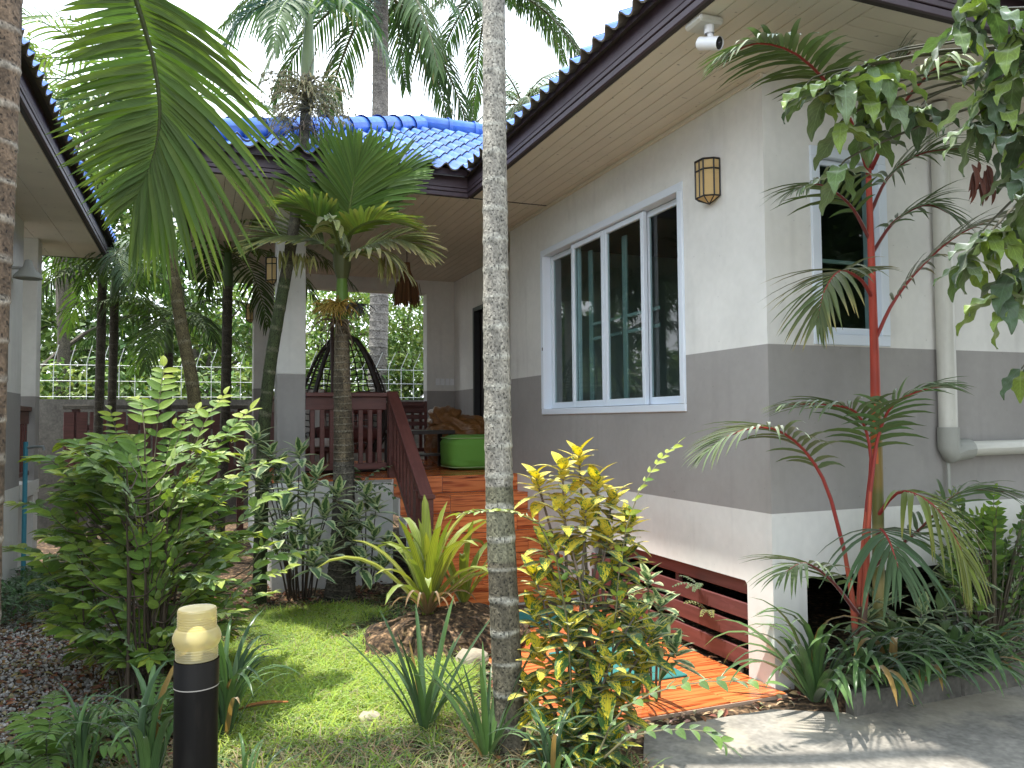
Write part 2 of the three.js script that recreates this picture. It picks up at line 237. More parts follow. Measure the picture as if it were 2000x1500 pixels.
{
  const w = part('front_wall');
  wallX(w, 'lower_wall', X0, X0 + 0.15, [[-8.05, -0.05], [-6.25, -0.05], [-6.25, 0.57], [-6.23, 0.59], [-4.11, 0.59], [-4.09, 0.57], [-4.09, -0.05], [-3.85, -0.05], [-3.85, B0], [-8.05, B0]], M.white);
  wallX(w, 'painted_band', X0, X0 + 0.15, [[-8.05, B0], [-3.85, B0], [-3.85, B1], [-4.72, B1], [-4.72, 1.66], [-7.19, 1.66], [-7.19, B1], [-8.05, B1]], M.grey);
  wallX(w, 'upper_wall', X0, X0 + 0.15, [[-8.05, B1], [-7.19, B1], [-7.19, 3.27], [-4.72, 3.27], [-4.72, B1], [-3.85, B1], [-3.85, TOP], [-8.05, TOP]], M.white);
  const s = part('side_wall'), a = X0 + 0.15, b = 7.2;
  wallZ(s, 'lower_wall', -4.0, -3.85, [[a, -0.05], [3.43, -0.05], [3.43, 0.63], [5.6, 0.63], [5.6, -0.05], [b, -0.05], [b, B0], [a, B0]], M.white);
  wallZ(s, 'painted_band', -4.0, -3.85, [[a, B0], [b, B0], [b, B1], [a, B1]], M.grey);
  wallZ(s, 'upper_wall', -4.0, -3.85, [[a, B1], [b, B1], [b, TOP], [a, TOP]], M.white, [[[3.55, 2.07], [4.13, 2.07], [4.13, 3.29], [3.55, 3.29]]]);
  const r = part('room');                                                     // what the panes look into
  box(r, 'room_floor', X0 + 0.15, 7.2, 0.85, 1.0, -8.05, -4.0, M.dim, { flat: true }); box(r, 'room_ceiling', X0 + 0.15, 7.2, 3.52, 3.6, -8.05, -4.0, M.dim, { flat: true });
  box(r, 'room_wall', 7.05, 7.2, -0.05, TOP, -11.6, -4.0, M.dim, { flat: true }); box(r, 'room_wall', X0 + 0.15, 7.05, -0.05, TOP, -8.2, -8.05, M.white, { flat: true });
  const pw = part('porch_wall'), d0 = onX(924, 602, 3.6), zd = d0.z, yd = Math.min(3.2, d0.y);
  wallX(pw, 'painted_band', 3.6, 3.75, [[-8.2, FL], [zd + 0.95, FL], [zd + 0.95, B1], [-8.2, B1]], M.grey);
  wallX(pw, 'upper_wall', 3.6, 3.75, [[-8.2, B1], [zd + 0.95, B1], [zd + 0.95, yd], [zd, yd], [zd, B1], [-11.45, B1], [-11.45, TOP], [-8.2, TOP]], M.white);
  wallX(pw, 'painted_band', 3.6, 3.75, [[zd, FL], [-11.45, FL], [-11.45, B1], [zd, B1]], M.grey);
  wallZ(pw, 'painted_band', -11.65, -11.45, [[3.17, FL], [3.75, FL], [3.75, B1], [3.17, B1]], M.grey);
  wallZ(pw, 'upper_wall', -11.65, -11.45, [[3.17, B1], [3.75, B1], [3.75, TOP], [3.17, TOP]], M.white);
  const dr = part('door'); box(dr, 'door_leaf', 3.68, 3.72, FL, yd, zd, zd + 0.95, M.darkwood);
  for (const [z0, z1, y0, y1] of [[zd, zd + 0.06, FL, yd], [zd + 0.89, zd + 0.95, FL, yd], [zd + 0.06, zd + 0.89, yd - 0.06, yd]]) box(dr, 'door_frame', 3.59, 3.675, y0, y1, z0, z1, M.black);
  const sw = part('switch_plate'); for (let k = 0; k < 4; k++) box(sw, 'switch', 3.3 + k * 0.075, 3.365 + k * 0.075, 2.13, 2.23, -11.448, -11.435, M.plasticWhite);
}
// windows
function sash(win, axis, a0, a1, y0, y1, f, w = 0.045) {                      // one sash: four bars and its pane, front face at f
  const P = (nm, s0, s1, t0, t1, d0, d1, m) => axis === 'x' ? box(win, nm, f + d0, f + d1, t0, t1, s0, s1, m, { c: 0.003 }) : box(win, nm, s0, s1, t0, t1, f - d1, f - d0, m, { c: 0.003 });
  P('sash_stile', a0, a0 + w, y0, y1, 0, 0.035, M.alu); P('sash_stile', a1 - w, a1, y0, y1, 0, 0.035, M.alu);
  P('sash_rail', a0 + w, a1 - w, y0, y0 + w * 1.25, 0.002, 0.033, M.alu); P('sash_rail', a0 + w, a1 - w, y1 - w, y1, 0.002, 0.033, M.alu);
  const pane = axis === 'x' ? new THREE.PlaneGeometry(a1 - a0 - 2 * w, y1 - y0 - 2.25 * w).rotateY(-Math.PI / 2).translate(f + 0.018, (y0 + y1) / 2 + w * 0.125, (a0 + a1) / 2) : new THREE.PlaneGeometry(a1 - a0 - 2 * w, y1 - y0 - 2.25 * w).translate((a0 + a1) / 2, (y0 + y1) / 2 + w * 0.125, f - 0.018);
  mesh('pane', pane, M.glass, win);
}
{
  const w = part('window'); const z0 = -7.2, z1 = -4.71, y0 = 1.65, y1 = 3.28, x0 = X0 - 0.014, x1 = X0 + 0.13;
  box(w, 'frame', x0, x1, y0, y0 + 0.055, z0, z1, M.alu); box(w, 'frame', x0, x1, y1 - 0.06, y1, z0, z1, M.alu);
  box(w, 'frame', x0 - 0.003, x1, y0 + 0.055, y1 - 0.06, z0, z0 + 0.06, M.alu); box(w, 'frame', x0 - 0.003, x1, y0 + 0.055, y1 - 0.06, z1 - 0.06, z1, M.alu);
  for (const [a, b, f] of [[-7.135, -6.52, X0 + 0.068], [-6.57, -5.945, X0 + 0.02], [-5.94, -5.29, X0 + 0.02], [-5.345, -4.775, X0 + 0.068]]) sash(w, 'x', a, b, y0 + 0.06, y1 - 0.065, f);
  const g = part('grille_and_reflection');  // teal stiles stand in for the frame's reflection, bars for the inner grille
  for (const [a, b] of [[-6.48, -5.95], [-5.86, -5.35]]) { box(g, 'reflection_stile', 3.33, 3.35, 1.75, 3.15, a, a + 0.07, M.teal); box(g, 'inner_bar', 3.333, 3.347, 2.315, 2.345, a + 0.07, b + 0.06, M.teal); box(g, 'inner_bar', 3.333, 3.347, 2.45, 2.48, a + 0.07, b + 0.06, M.teal); }
  box(w, 'lock', X0 - 0.02, X0 - 0.004, 2.28, 2.315, -7.17, -7.15, M.black);
  const s = part('window');
  const sz0 = -3.98, sz1 = -3.838;
  box(s, 'frame', 3.53, 4.15, 2.052, 2.12, sz0, sz1, M.alu); box(s, 'frame', 3.53, 4.15, 3.235, 3.3, sz0, sz1, M.alu); box(s, 'frame', 3.53, 3.6, 2.12, 3.235, sz0, sz1 + 0.003, M.alu); box(s, 'frame', 4.08, 4.15, 2.12, 3.235, sz0, sz1 + 0.003, M.alu);
  sash(s, 'z', 3.603, 4.077, 2.123, 3.232, -3.875, 0.035); box(s, 'inner_bar', 3.63, 4.05, 2.6, 2.625, -4.0, -3.985, M.teal);
}
// slatted vent in the facade
{
  const v = part('slatted_vent');
  for (const [a, b] of [[0.497, 0.592], [0.338, 0.438], [0.192, 0.300], [0.035, 0.150]]) box(v, 'slat', X0 + 0.028, X0 + 0.05, a, b, -6.25, -4.088, M.slat, { swap: false });
  for (const z of [-4.95, -5.7]) box(v, 'post', X0 + 0.051, X0 + 0.09, -0.02, 0.6, z - 0.02, z + 0.02, M.slat);
}
// downpipe on the side wall
{
  const p = part('downpipe'), gb = (pts, r, m, n) => { const g = new GB(); g.tube(pts, r, C(1, 1, 1), 14); g.build(n, m, p); };
  gb([V(4.575, 3.68, -3.782), V(4.57, 2.6, -3.782), V(4.565, 1.45, -3.782)], 0.058, M.pvc, 'pipe'); gb([V(4.66, 1.385, -3.782), V(7.2, 1.40, -3.782)], 0.05, M.pvc, 'pipe');
  gb([V(4.565, 1.53, -3.782), V(4.565, 1.40, -3.782), V(4.58, 1.36, -3.782), V(4.64, 1.378, -3.782), V(4.74, 1.385, -3.782)], 0.068, M.pvcGrey, 'elbow'); gb([V(4.575, 1.31, -3.80), V(4.585, 0.1, -3.80)], 0.012, M.pvcGrey, 'drain_pipe');
}
// porch: slab, columns, beam, stairs
{
  const base = part('porch_base'); box(base, 'base_wall', 0.66, 1.82, -0.05, 0.985, -7.98, -7.86, M.white, { flat: true, world: true }); box(base, 'base_wall', 0.66, 0.78, -0.05, 0.985, -11.65, -7.98, M.white, { flat: true });
  box(base, 'slab', 0.64, 3.6, 0.86, 1.014, -11.65, -7.905, M.pvcGrey, { flat: true });
  const fl = part('porch_floor');
  for (let i = 0; i < 5; i++) for (let j = 0; j < 6; j++) box(fl, 'tile', Math.max(0.66, 0.54 + i * 0.6) + 0.002, 0.54 + (i + 1) * 0.6 - 0.002, 1.014, 1.03, -11.5 + j * 0.6 + 0.002, Math.min(-7.9, -10.9 + j * 0.6) - 0.002, pick(M.woodTile), { c: 0.002 });
  const st = part('stairs');
  for (let k = 0; k < 6; k++) {
    const y = FL - 0.172 * k, z = -7.88 + 0.28 * k, zb = k ? z - 0.28 : -7.96;
    box(st, 'step', 1.82, X0 - 0.002, k === 5 ? -0.05 : y - 0.172 - 0.012, y - 0.014, zb, z - 0.014, M.white, { flat: true });
    const xs = [1.832, 2.34, 2.94, X0 - 0.003];
    for (let i = 0; i < 3; i++) { box(st, 'riser_tile', xs[i] + 0.002, xs[i + 1] - 0.002, y - 0.17 + (k === 5 ? 0.012 : 0), y - 0.016, z - 0.014, z, pick(M.woodTile), { c: 0.002 }); box(st, 'tread_tile', xs[i] + 0.002, xs[i + 1] - 0.002, y - 0.014, y, zb + (k ? 0.002 : 0.06), z + 0.004, pick(M.woodTile), { c: 0.002 }); }
  }
  for (const z of [-7.9, -11.4]) { const c = part('column'); box(c, 'lower_shaft', 0.7, 0.97, -0.02, FL, z - 0.27, z, M.white, { c: 0.006 }); box(c, 'painted_band', 0.7, 0.97, FL, 2.06, z - 0.27, z, M.grey, { c: 0.006 }); box(c, 'upper_shaft', 0.7, 0.97, 2.06, TOP, z - 0.27, z, M.white, { c: 0.006 }); }
  box(house, 'beam', 0.97, 3.17, 3.5, TOP, -11.65, -11.45, M.white, { flat: true });
}
// porch railings
function railing(name, x0, x1, z, y0, n) {
  const r = part(name); box(r, 'top_rail', x0, x1, 1.845, 1.885, z - 0.06, z + 0.06, M.redwood); box(r, 'board', x0, x1, 1.715, 1.843, z - 0.02, z + 0.02, M.redwood); box(r, 'bottom_rail', x0, x1, y0, y0 + 0.06, z - 0.025, z + 0.025, M.redwood);
  for (let k = 0; k < n; k++) { const x = lerp(x0 + 0.07, x1 - 0.07, k / (n - 1)); box(r, 'slat', x - 0.023, x + 0.023, y0 + 0.06, 1.714, z - 0.014, z + 0.014, M.redwood); }
}
railing('front_railing', 0.972, 1.775, -7.96, 1.12, 8); railing('rear_railing', 0.972, 3.165, -11.55, 1.14, 18);
{
  const r = part('side_railing'); box(r, 'top_rail', 0.76, 0.88, 1.845, 1.885, -11.4, -8.172, M.redwood); box(r, 'board', 0.8, 0.84, 1.715, 1.843, -11.4, -8.172, M.redwood); box(r, 'bottom_rail', 0.795, 0.845, 1.12, 1.18, -11.4, -8.172, M.redwood);
  for (let k = 0; k < 22; k++) { const z = -8.25 - k * 0.145; box(r, 'slat', 0.806, 0.834, 1.18, 1.714, z - 0.023, z + 0.023, M.redwood); }
  const s = part('stair_railing'), A = V(1.835, 1.865, -7.93), Bq = V(1.835, 0.955, -6.66), len = A.distanceTo(Bq), mid = A.clone().add(Bq).multiplyScalar(0.5), ang = Math.atan2(Bq.y - A.y, Bq.z - A.z);
  const slant = (nm, w, h, dy, ex = 0) => { const m = box(s, nm, mid.x - w / 2, mid.x + w / 2, mid.y + dy - h / 2, mid.y + dy + h / 2, mid.z - len / 2 - ex, mid.z + len / 2 + ex, M.redwood, { swap: true }); m.rotation.x = -ang; };
  slant('handrail', 0.115, 0.038, 0, 0.04); slant('board', 0.036, 0.1, -0.1); slant('bottom_rail', 0.045, 0.06, -0.62, -0.02);
  box(s, 'post', 1.787, 1.883, FL, 1.83, -7.975, -7.885, M.redwood); box(s, 'post', 1.787, 1.883, 0.34, 0.985, -6.93, -6.835, M.redwood); box(s, 'post', 1.787, 1.883, 0.17, 0.93, -6.70, -6.605, M.redwood); box(s, 'post_cap', 1.775, 1.895, 0.93, 0.965, -6.715, -6.585, M.redwood);
  for (let k = 0; k < 9; k++) { const t = (k + 0.7) / 9.6, z = lerp(A.z, Bq.z, t), y = lerp(A.y, Bq.y, t); if (Math.abs(z + 6.88) > 0.07) box(s, 'slat', 1.82, 1.85, y - 0.64, y - 0.12, z - 0.022, z + 0.022, M.redwood); }
}
// ---------- eaves and roofs ----------
function fasciaX(parent, x, z0, z1, y, out) {                                  // along z; three strips leave the two grooves
  const f = part('fascia', parent);
  for (const [a, b, d] of [[0.085, 0.265, 0.022], [0.046, 0.079, 0.026], [0, 0.040, 0.022]]) box(f, 'fascia_board', Math.min(x, x + out * d), Math.max(x, x + out * d), y + a, y + b, z0, z1, M.fascia, { c: 0.003 });
  box(f, 'backing', Math.min(x, x - out * 0.03), Math.max(x, x - out * 0.03), y + 0.002, y + 0.26, z0, z1, M.rafter, { flat: true }); return f;
}
function fasciaZ(parent, z, x0, x1, y, out) {
  const f = part('fascia', parent);
  for (const [a, b, d] of [[0.085, 0.265, 0.022], [0.046, 0.079, 0.026], [0, 0.040, 0.022]]) box(f, 'fascia_board', x0, x1, y + a, y + b, Math.min(z, z + out * d), Math.max(z, z + out * d), M.fascia, { c: 0.003 });
  box(f, 'backing', x0, x1, y + 0.002, y + 0.26, Math.min(z, z - out * 0.03), Math.max(z, z - out * 0.03), M.rafter, { flat: true }); return f;
}
fasciaX(house, 2.37, -7.05, -2.97, TOP, -1); fasciaZ(house, -2.97, 2.37, 8.0, TOP, 1); fasciaZ(house, -7.05, -0.13, 2.37, TOP, 1); fasciaX(house, -0.13, -12.6, -7.05, TOP, -1);
{
  const s = part('soffit'); const bw = 0.1;
  for (let k = 0; k < 8; k++) box(s, 'soffit_board', 2.403 + k * bw, 2.403 + k * bw + bw - 0.004, TOP, TOP + 0.012, -7.02, -3.0, M.soffit, { c: 0.002 });
  for (let k = 0; k < 9; k++) box(s, 'soffit_board', 3.205, 7.9, TOP, TOP + 0.012, -3.1 - k * bw + 0.002, -3.0 - k * bw - 0.002, M.soffit, { c: 0.002 });
  for (let k = 0; k < 37; k++) box(s, 'soffit_board', -0.098 + k * bw, -0.098 + k * bw + bw - 0.004, TOP, TOP + 0.012, -12.57, -7.085, M.soffit, { c: 0.002 });
  box(s, 'trim_strip', X0 - 0.022, X0 - 0.001, TOP - 0.03, TOP - 0.001, -8.05, -3.83, M.soffit); box(s, 'backing', -0.1, 7.95, TOP + 0.014, TOP + 0.03, -12.57, -7.08, M.rafter, { flat: true }); box(s, 'backing', 2.4, 7.95, TOP + 0.014, TOP + 0.03, -7.08, -3.0, M.rafter, { flat: true });
}
const PITCH = 27 * RAD, ROLL = 0.165, GAUGE = 0.33;
function tileGeo() {                                                           // two rolls wide, nose at z = 0, laid up along -z
  const n = 14, L = 0.4, th = 0.013, p = [], idx = [];
  const prof = (x) => 0.030 * Math.cos(2 * Math.PI * x / ROLL) + 0.006 * Math.cos(4 * Math.PI * x / ROLL);
  for (let k = 0; k <= n; k++) { const x = (k / n - 0.5) * 2 * ROLL * 1.015, y = prof(x); p.push(x, y + 0.022, 0, x, y, -L, x, y + 0.022 - th, 0, x, y - th, -L); }
  for (let k = 0; k < n; k++) { const a = k * 4, b = a + 4; idx.push(a, b, b + 1, a, b + 1, a + 1, a + 2, a + 3, b + 3, a + 2, b + 3, b + 2, a, a + 2, b + 2, a, b + 2, b); }
  const g = new THREE.BufferGeometry(); g.setAttribute('position', new THREE.Float32BufferAttribute(p, 3)); g.setIndex(idx); const m = uvm(g); m.computeVertexNormals(); m.clearGroups(); for (let k = 0; k < n; k++) { m.addGroup(k * 18, 6, 0); m.addGroup(k * 18 + 6, 12, 1); }
  return m;
}
const TILE = (() => { const g = tileGeo(); return [0, 1, 2].map((k) => { const q = g.clone(), uv = q.attributes.uv; for (let i = 0; i < uv.count; i++) uv.setXY(i, uv.getX(i) + k * 0.37, uv.getY(i) + k * 0.21); return q; }); })();
const TILEMAT = M.tiles.map((m) => [m, M.tileEdge]);
// a roof slope: eave start point, direction along the eave, plan direction up the slope, which tiles to keep
function slope(parent, name, start, along, up, n, rows, keep, pitch = PITCH) {
  const r = part(name, parent), rise = up.clone().multiplyScalar(Math.cos(pitch)).add(V(0, Math.sin(pitch), 0)), nrm = along.clone().cross(rise).normalize(); if (nrm.y < 0) nrm.negate();
  const basis = new THREE.Matrix4().makeBasis(nrm.clone().cross(rise.clone().negate()).normalize(), nrm, rise.clone().negate()), q = new THREE.Quaternion().setFromRotationMatrix(basis);
  for (let j = 0; j < rows; j++) for (let i = 0; i < n; i++) {
    const p = start.clone().addScaledVector(along, (i + 0.5) * 2 * ROLL).addScaledVector(rise, j * GAUGE).addScaledVector(nrm, rr(-0.002, 0.002));
    if (keep && !keep(p.clone().addScaledVector(rise, 0.16))) continue;
    const m = mesh('roof_tile', pick(TILE), pick(TILEMAT), r, false); const o = V(0, 0, 0); parent.updateWorldMatrix(true, false); o.setFromMatrixPosition(parent.matrixWorld); m.position.copy(p).sub(o); m.quaternion.copy(q); m.rotateY(rr(-0.006, 0.006));
  }
  return { rise, nrm };
}
function poly(parent, name, pts, mat) { const p = [], n = pts.length; for (let k = 1; k < n - 1; k++) for (const q of [pts[0], pts[k], pts[k + 1]]) p.push(q.x, q.y, q.z); const g = new THREE.BufferGeometry(); g.setAttribute('position', new THREE.Float32BufferAttribute(p, 3)); g.computeVertexNormals(); return mesh(name, uvm(g), mat, parent); }
function caps(parent, a, b, n, r0 = 0.118) {                                   // half round ridge tiles, each lapping the next
  const r = part('ridge', parent), d = b.clone().sub(a), dir = d.clone().normalize(), step = d.length() / n;
  for (let k = 0; k < n; k++) {
    const pts = [], g = new GB(), p0 = a.clone().addScaledVector(dir, k * step - 0.02), p1 = p0.clone().addScaledVector(dir, step + 0.05);
    for (const t of [0, 0.12, 0.13, 1]) pts.push(p0.clone().lerp(p1, t)); let q = 0;
    g.tube(pts, (t) => r0 * (t < 0.14 && q++ < 34 ? 1.12 : 1) * lerp(1.03, 0.97, t), C(1, 1, 1), 16); g.build('ridge_tile', M.tiles[k % 3], r);
  }
}
{
  const ey = 3.935, t = Math.tan(PITCH), hy = (d) => ey + d * t, rd = 2.86, low = -0.07;
  const roof = part('roof');
  // sheathing under the tiles
  const P = (x, y, z) => V(x, y + low, z);
  poly(house, 'sheathing', [P(-0.2, ey, -6.95), P(2.29, ey, -6.95), P(5.15, hy(rd), -6.95 - rd), P(-0.2 + rd, hy(rd), -6.95 - rd)], M.rafter); poly(house, 'sheathing', [P(-0.2, ey, -12.67), P(-0.2, ey, -6.95), P(-0.2 + rd, hy(rd), -6.95 - rd)], M.rafter);
  poly(house, 'sheathing', [P(-0.2, ey, -12.67), P(-0.2 + rd, hy(rd), -9.81), P(5.15, hy(rd), -9.81), P(8.1, ey, -12.67)], M.rafter);
  poly(house, 'sheathing', [P(2.29, ey, -6.95), P(2.29, ey, -2.89), P(5.15, hy(rd), -5.75), P(5.15, hy(rd), -9.81)], M.rafter); poly(house, 'sheathing', [P(2.29, ey, -2.89), P(8.01, ey, -2.89), P(5.15, hy(rd), -5.75)], M.rafter);
  poly(house, 'sheathing', [P(8.01, ey, -2.89), P(8.01, ey, -12.67), P(5.15, hy(rd), -9.81), P(5.15, hy(rd), -5.75)], M.rafter);
  slope(house, 'porch_roof', V(-0.2, ey, -6.95), V(1, 0, 0), V(0, 0, -1), 16, 10, (p) => { const d = -6.95 - p.z; return d < rd - 0.12 && p.x > -0.2 + d + 0.02 && p.x < 2.29 + d + 0.1; });
  slope(house, 'porch_roof', V(-0.2, ey, -12.6), V(0, 0, 1), V(1, 0, 0), 17, 9, (p) => { const d = p.x + 0.2; return p.z < -6.95 - d - 0.14 && p.z > -12.67 + d; });
  slope(house, 'main_roof', V(2.29, ey, -6.95), V(0, 0, 1), V(1, 0, 0), 12, 9, (p) => { const d = p.x - 2.29; return d < rd && p.z < -2.89 - d + 0.1; });
  slope(house, 'main_roof', V(2.29, ey, -2.89), V(1, 0, 0), V(0, 0, -1), 17, 3, (p) => p.x > 2.29 - 2.89 - p.z - 0.1);
  caps(house, V(-0.2, ey + 0.03, -6.95), V(-0.2 + rd, hy(rd) + 0.03, -6.95 - rd), 12); caps(house, V(-0.2 + rd, hy(rd) + 0.035, -9.81), V(5.15, hy(rd) + 0.035, -9.81), 7); caps(house, V(2.29, ey + 0.03, -2.89), V(5.15, hy(rd) + 0.03, -5.75), 11);
  house.remove(roof);
}
// ---------- the neighbouring bungalow ----------
const house2 = thing('bungalow', 'neighbouring bungalow with a wide plain eave and dark roof edge beside the ringed palm trunk', 'house', [-1.7, 0, -9.45]);
{
  const p = (n) => part(n, house2), w = p('side_wall'), LB = 1.91;
  wallX(w, 'lower_wall', -1.85, -1.7, [[-9.45, -0.05], [-2, -0.05], [-2, 0.97], [-9.45, 0.97]], M.white); wallX(w, 'painted_band', -1.85, -1.7, [[-9.45, 0.97], [-2, 0.97], [-2, LB], [-9.45, LB]], M.grey); wallX(w, 'upper_wall', -1.85, -1.7, [[-9.45, LB], [-2, LB], [-2, TOP], [-9.45, TOP]], M.white);
  wallZ(w, 'return_wall', -9.45, -9.3, [[-6, -0.05], [-1.85, -0.05], [-1.85, TOP], [-6, TOP]], M.white);
  const c = p('column'); box(c, 'lower_shaft', -1.95, -1.7, -0.02, 0.97, -10.5, -10.25, M.white); box(c, 'painted_band', -1.95, -1.7, 0.97, LB, -10.5, -10.25, M.grey); box(c, 'upper_shaft', -1.95, -1.7, LB, TOP, -10.5, -10.25, M.white);
  box(house2, 'porch_slab', -5, -1.69, 0.82, 0.97, -10.5, -9.46, M.white, { flat: true });
  const r = p('railing'); box(r, 'top_rail', -1.83, -1.73, 1.74, 1.79, -10.25, -9.46, M.redwood); box(r, 'board', -1.8, -1.76, 1.6, 1.738, -10.25, -9.46, M.redwood); for (let k = 0; k < 6; k++) box(r, 'slat', -1.795, -1.765, 1.08, 1.6, -10.2 + k * 0.125, -10.155 + k * 0.125, M.redwood); box(r, 'bottom_rail', -1.81, -1.75, 1.03, 1.08, -10.25, -9.46, M.redwood);
  fasciaX(house2, -1.1, -11.3, -2, TOP, 1); fasciaZ(house2, -11.3, -7, -1.1, TOP, -1);
  const s = p('soffit'); for (let k = 0; k < 12; k++) box(s, 'soffit_board', -1.135 - (k + 1) * 0.3 + 0.002, -1.135 - k * 0.3 - 0.002, TOP, TOP + 0.012, -11.27, -2, M.soffit, { c: 0.001 });
  const ey = 3.935;
  poly(house2, 'sheathing', [V(-1.02, ey - 0.07, -11.38), V(-1.02, ey - 0.07, -2), V(-4, ey + 1.45, -2), V(-4, ey + 1.45, -8.4)], M.rafter); poly(house2, 'sheathing', [V(-1.02, ey - 0.07, -11.38), V(-7, ey - 0.07, -11.38), V(-4, ey + 1.45, -8.4)], M.rafter);
  slope(house2, 'roof', V(-1.02, ey, -11.38), V(0, 0, 1), V(-1, 0, 0), 28, 2);
  const pipe = thing('water_pipe', 'blue plastic standpipe with a tap fixed beside the neighbouring wall', 'pipe', [-1.62, 0, -9.3]); const g = new GB(); g.tube([V(-1.62, 0, -9.3), V(-1.62, 1.42, -9.3)], 0.022, C(0.04, 0.22, 0.30), 10); g.build('pipe', M.stem, pipe); const g2 = new GB(); g2.tube([V(-1.62, 1.36, -9.3), V(-1.52, 1.37, -9.28), V(-1.46, 1.37, -9.26), V(-1.45, 1.33, -9.26)], 0.014, C(0.2, 0.22, 0.22), 8); g2.build('tap', M.stem, pipe);
}
// ---------- boundary: wall, wire fence, timber fence ----------
{
  const w = box(scene, 'boundary_wall', -9, 12, -0.02, 1.98, -14.2, -14.02, M.kerb, { flat: true }); tag(w, 'long grey concrete boundary wall under the wire fence', 'wall');
  const f = thing('wire_fence', 'white wire mesh fence with bent tips on top of the boundary wall', 'fence', [0, 1.98, -14.1]); const wire = std({ color: C(0.55, 0.58, 0.56), roughness: 0.5 });
  for (let k = 0; k < 52; k++) { const x = -4.4 + k * 0.23, g = new GB(); g.tube([V(x, 1.97, -14.1), V(x, 2.55, -14.1), V(x + 0.02, 2.62, -14.06), V(x + 0.09, 2.82, -13.95)], 0.007, C(1, 1, 1), 5); g.build('upright', wire, f); }
  for (const y of [2.02, 2.27, 2.52]) { const g = new GB(); g.tube([V(-4.5, y, -14.088), V(7.6, y, -14.088)], 0.006, C(1, 1, 1), 5); g.build('cross_wire', wire, f); }
  const t = thing('timber_fence', 'dark red plank fence with a grey capping rail beyond the shrub', 'fence', [-1, 0, -12.6]);
  box(t, 'capping', -1.75, 0.7, 1.80, 1.86, -12.66, -12.54, M.kerb); box(t, 'rail', -1.75, 0.7, 1.5, 1.58, -12.62, -12.59, M.redwood); box(t, 'rail', -1.75, 0.7, 0.9, 0.98, -12.62, -12.59, M.redwood);
  for (let k = 0; k < 15; k++) box(t, 'plank', -1.74 + k * 0.162, -1.605 + k * 0.162, 0.7, 1.76, -12.588, -12.565, M.redwood); for (const x of [-1.6, -0.55, 0.6]) box(t, 'post', x - 0.05, x + 0.05, -0.02, 1.8, -12.72, -12.625, M.redwood);
}

{ // the house across the yard, behind the camera: the side window mirrors its roof
  const h = thing('bungalow', 'white bungalow with a blue tiled roof across the yard', 'house', [6, 0, 7.5]);
  const w = part('front_wall', h); wallZ(w, 'lower_wall', 7.5, 7.65, [[1, -0.05], [12, -0.05], [12, 1.03], [1, 1.03]], M.white); wallZ(w, 'painted_band', 7.5, 7.65, [[1, 1.03], [12, 1.03], [12, 2.05], [1, 2.05]], M.grey); wallZ(w, 'upper_wall', 7.5, 7.65, [[1, 2.05], [12, 2.05], [12, TOP], [1, TOP]], M.white);
  fasciaZ(h, 6.6, 0.2, 12.8, TOP, -1); box(h, 'soffit', 0.2, 12.8, TOP, TOP + 0.02, 6.63, 7.5, M.soffit, { flat: true });
  poly(h, 'sheathing', [V(0.1, 3.86, 6.5), V(12.9, 3.86, 6.5), V(10, 5.4, 9.5), V(3, 5.4, 9.5)], M.rafter); slope(h, 'roof', V(0.1, 3.935, 6.5), V(1, 0, 0), V(0, 0, 1), 38, 9, (p) => { const d = p.z - 6.5; return p.x > 0.1 + d && p.x < 12.9 - d; });
}

// ---------- lamps, camera and furniture ----------
function lantern(label, at, out, s = 1) {                                      // half hexagonal wall lantern; out: away from the wall
  const l = thing('wall_lantern', label, 'wall lamp', at.toArray(), 'lanterns on the walls'), side = V(0, 1, 0).cross(out).normalize();
  const q = (a, y, o) => at.clone().addScaledVector(side, a * s).addScaledVector(V(0, 1, 0), y * s).addScaledVector(out, o * s);
  const ring = (y, k = 1) => [q(-0.085 * k, y, 0.004), q(-0.085 * k, y, 0.05 * k), q(-0.045 * k, y, 0.105 * k), q(0.045 * k, y, 0.105 * k), q(0.085 * k, y, 0.05 * k), q(0.085 * k, y, 0.004)];
  const bar = (a, b, r = 0.0055) => { const g = new GB(); g.tube([a, b], r * s, C(1, 1, 1), 6); return g; };
  const f = new GB(), add = (a, b, r) => f.tube([a, b], (r ?? 0.0055) * s, C(1, 1, 1), 6);
  for (const y of [-0.125, 0.055, 0.12]) { const c = ring(y); for (let k = 0; k < 5; k++) add(c[k], c[k + 1]); }
  const b = ring(-0.125), t = ring(0.12); for (let k = 0; k < 6; k++) add(b[k], t[k]); const m0 = b[2].clone().lerp(b[3], 0.5), m1 = t[2].clone().lerp(t[3], 0.5); add(m0, m1, 0.004);
  const tip = q(0, -0.165, 0.03); for (let k = 0; k < 6; k += 1) add(b[k], tip, 0.004); f.build('frame', M.black, l);
  for (let k = 0; k < 5; k++) poly(l, 'glass_panel', [b[k], b[k + 1], t[k + 1], t[k]].map((v) => v.clone().lerp(q(0, v.y === b[k].y ? -0.125 : 0.12, 0.03), 0.05)), M.lantern);
  for (let k = 0; k < 5; k++) poly(l, 'glass_panel', [b[k], b[k + 1], tip].map((v) => v.clone().lerp(q(0, -0.13, 0.03), 0.05)), M.lantern);
  const c = ring(0.125, 1.08), top = q(0, 0.15, 0.03); for (let k = 0; k < 5; k++) poly(l, 'cap', [c[k], c[k + 1], top], M.black); return l;
}
{ const p = onX(1392, 352, X0); lantern('amber glass wall lantern between the wide window and the house corner', V(X0 - 0.001, p.y, p.z), V(-1, 0, 0), 1.0); }
lantern('amber glass lantern on the front porch column', V(0.699, onZ(532, 527, -8.03).y, -8.03), V(-1, 0, 0), 0.9);
lantern('amber glass lantern on the rear porch column', V(0.699, onZ(486, 610, -11.5).y, -11.5), V(-1, 0, 0), 0.9);
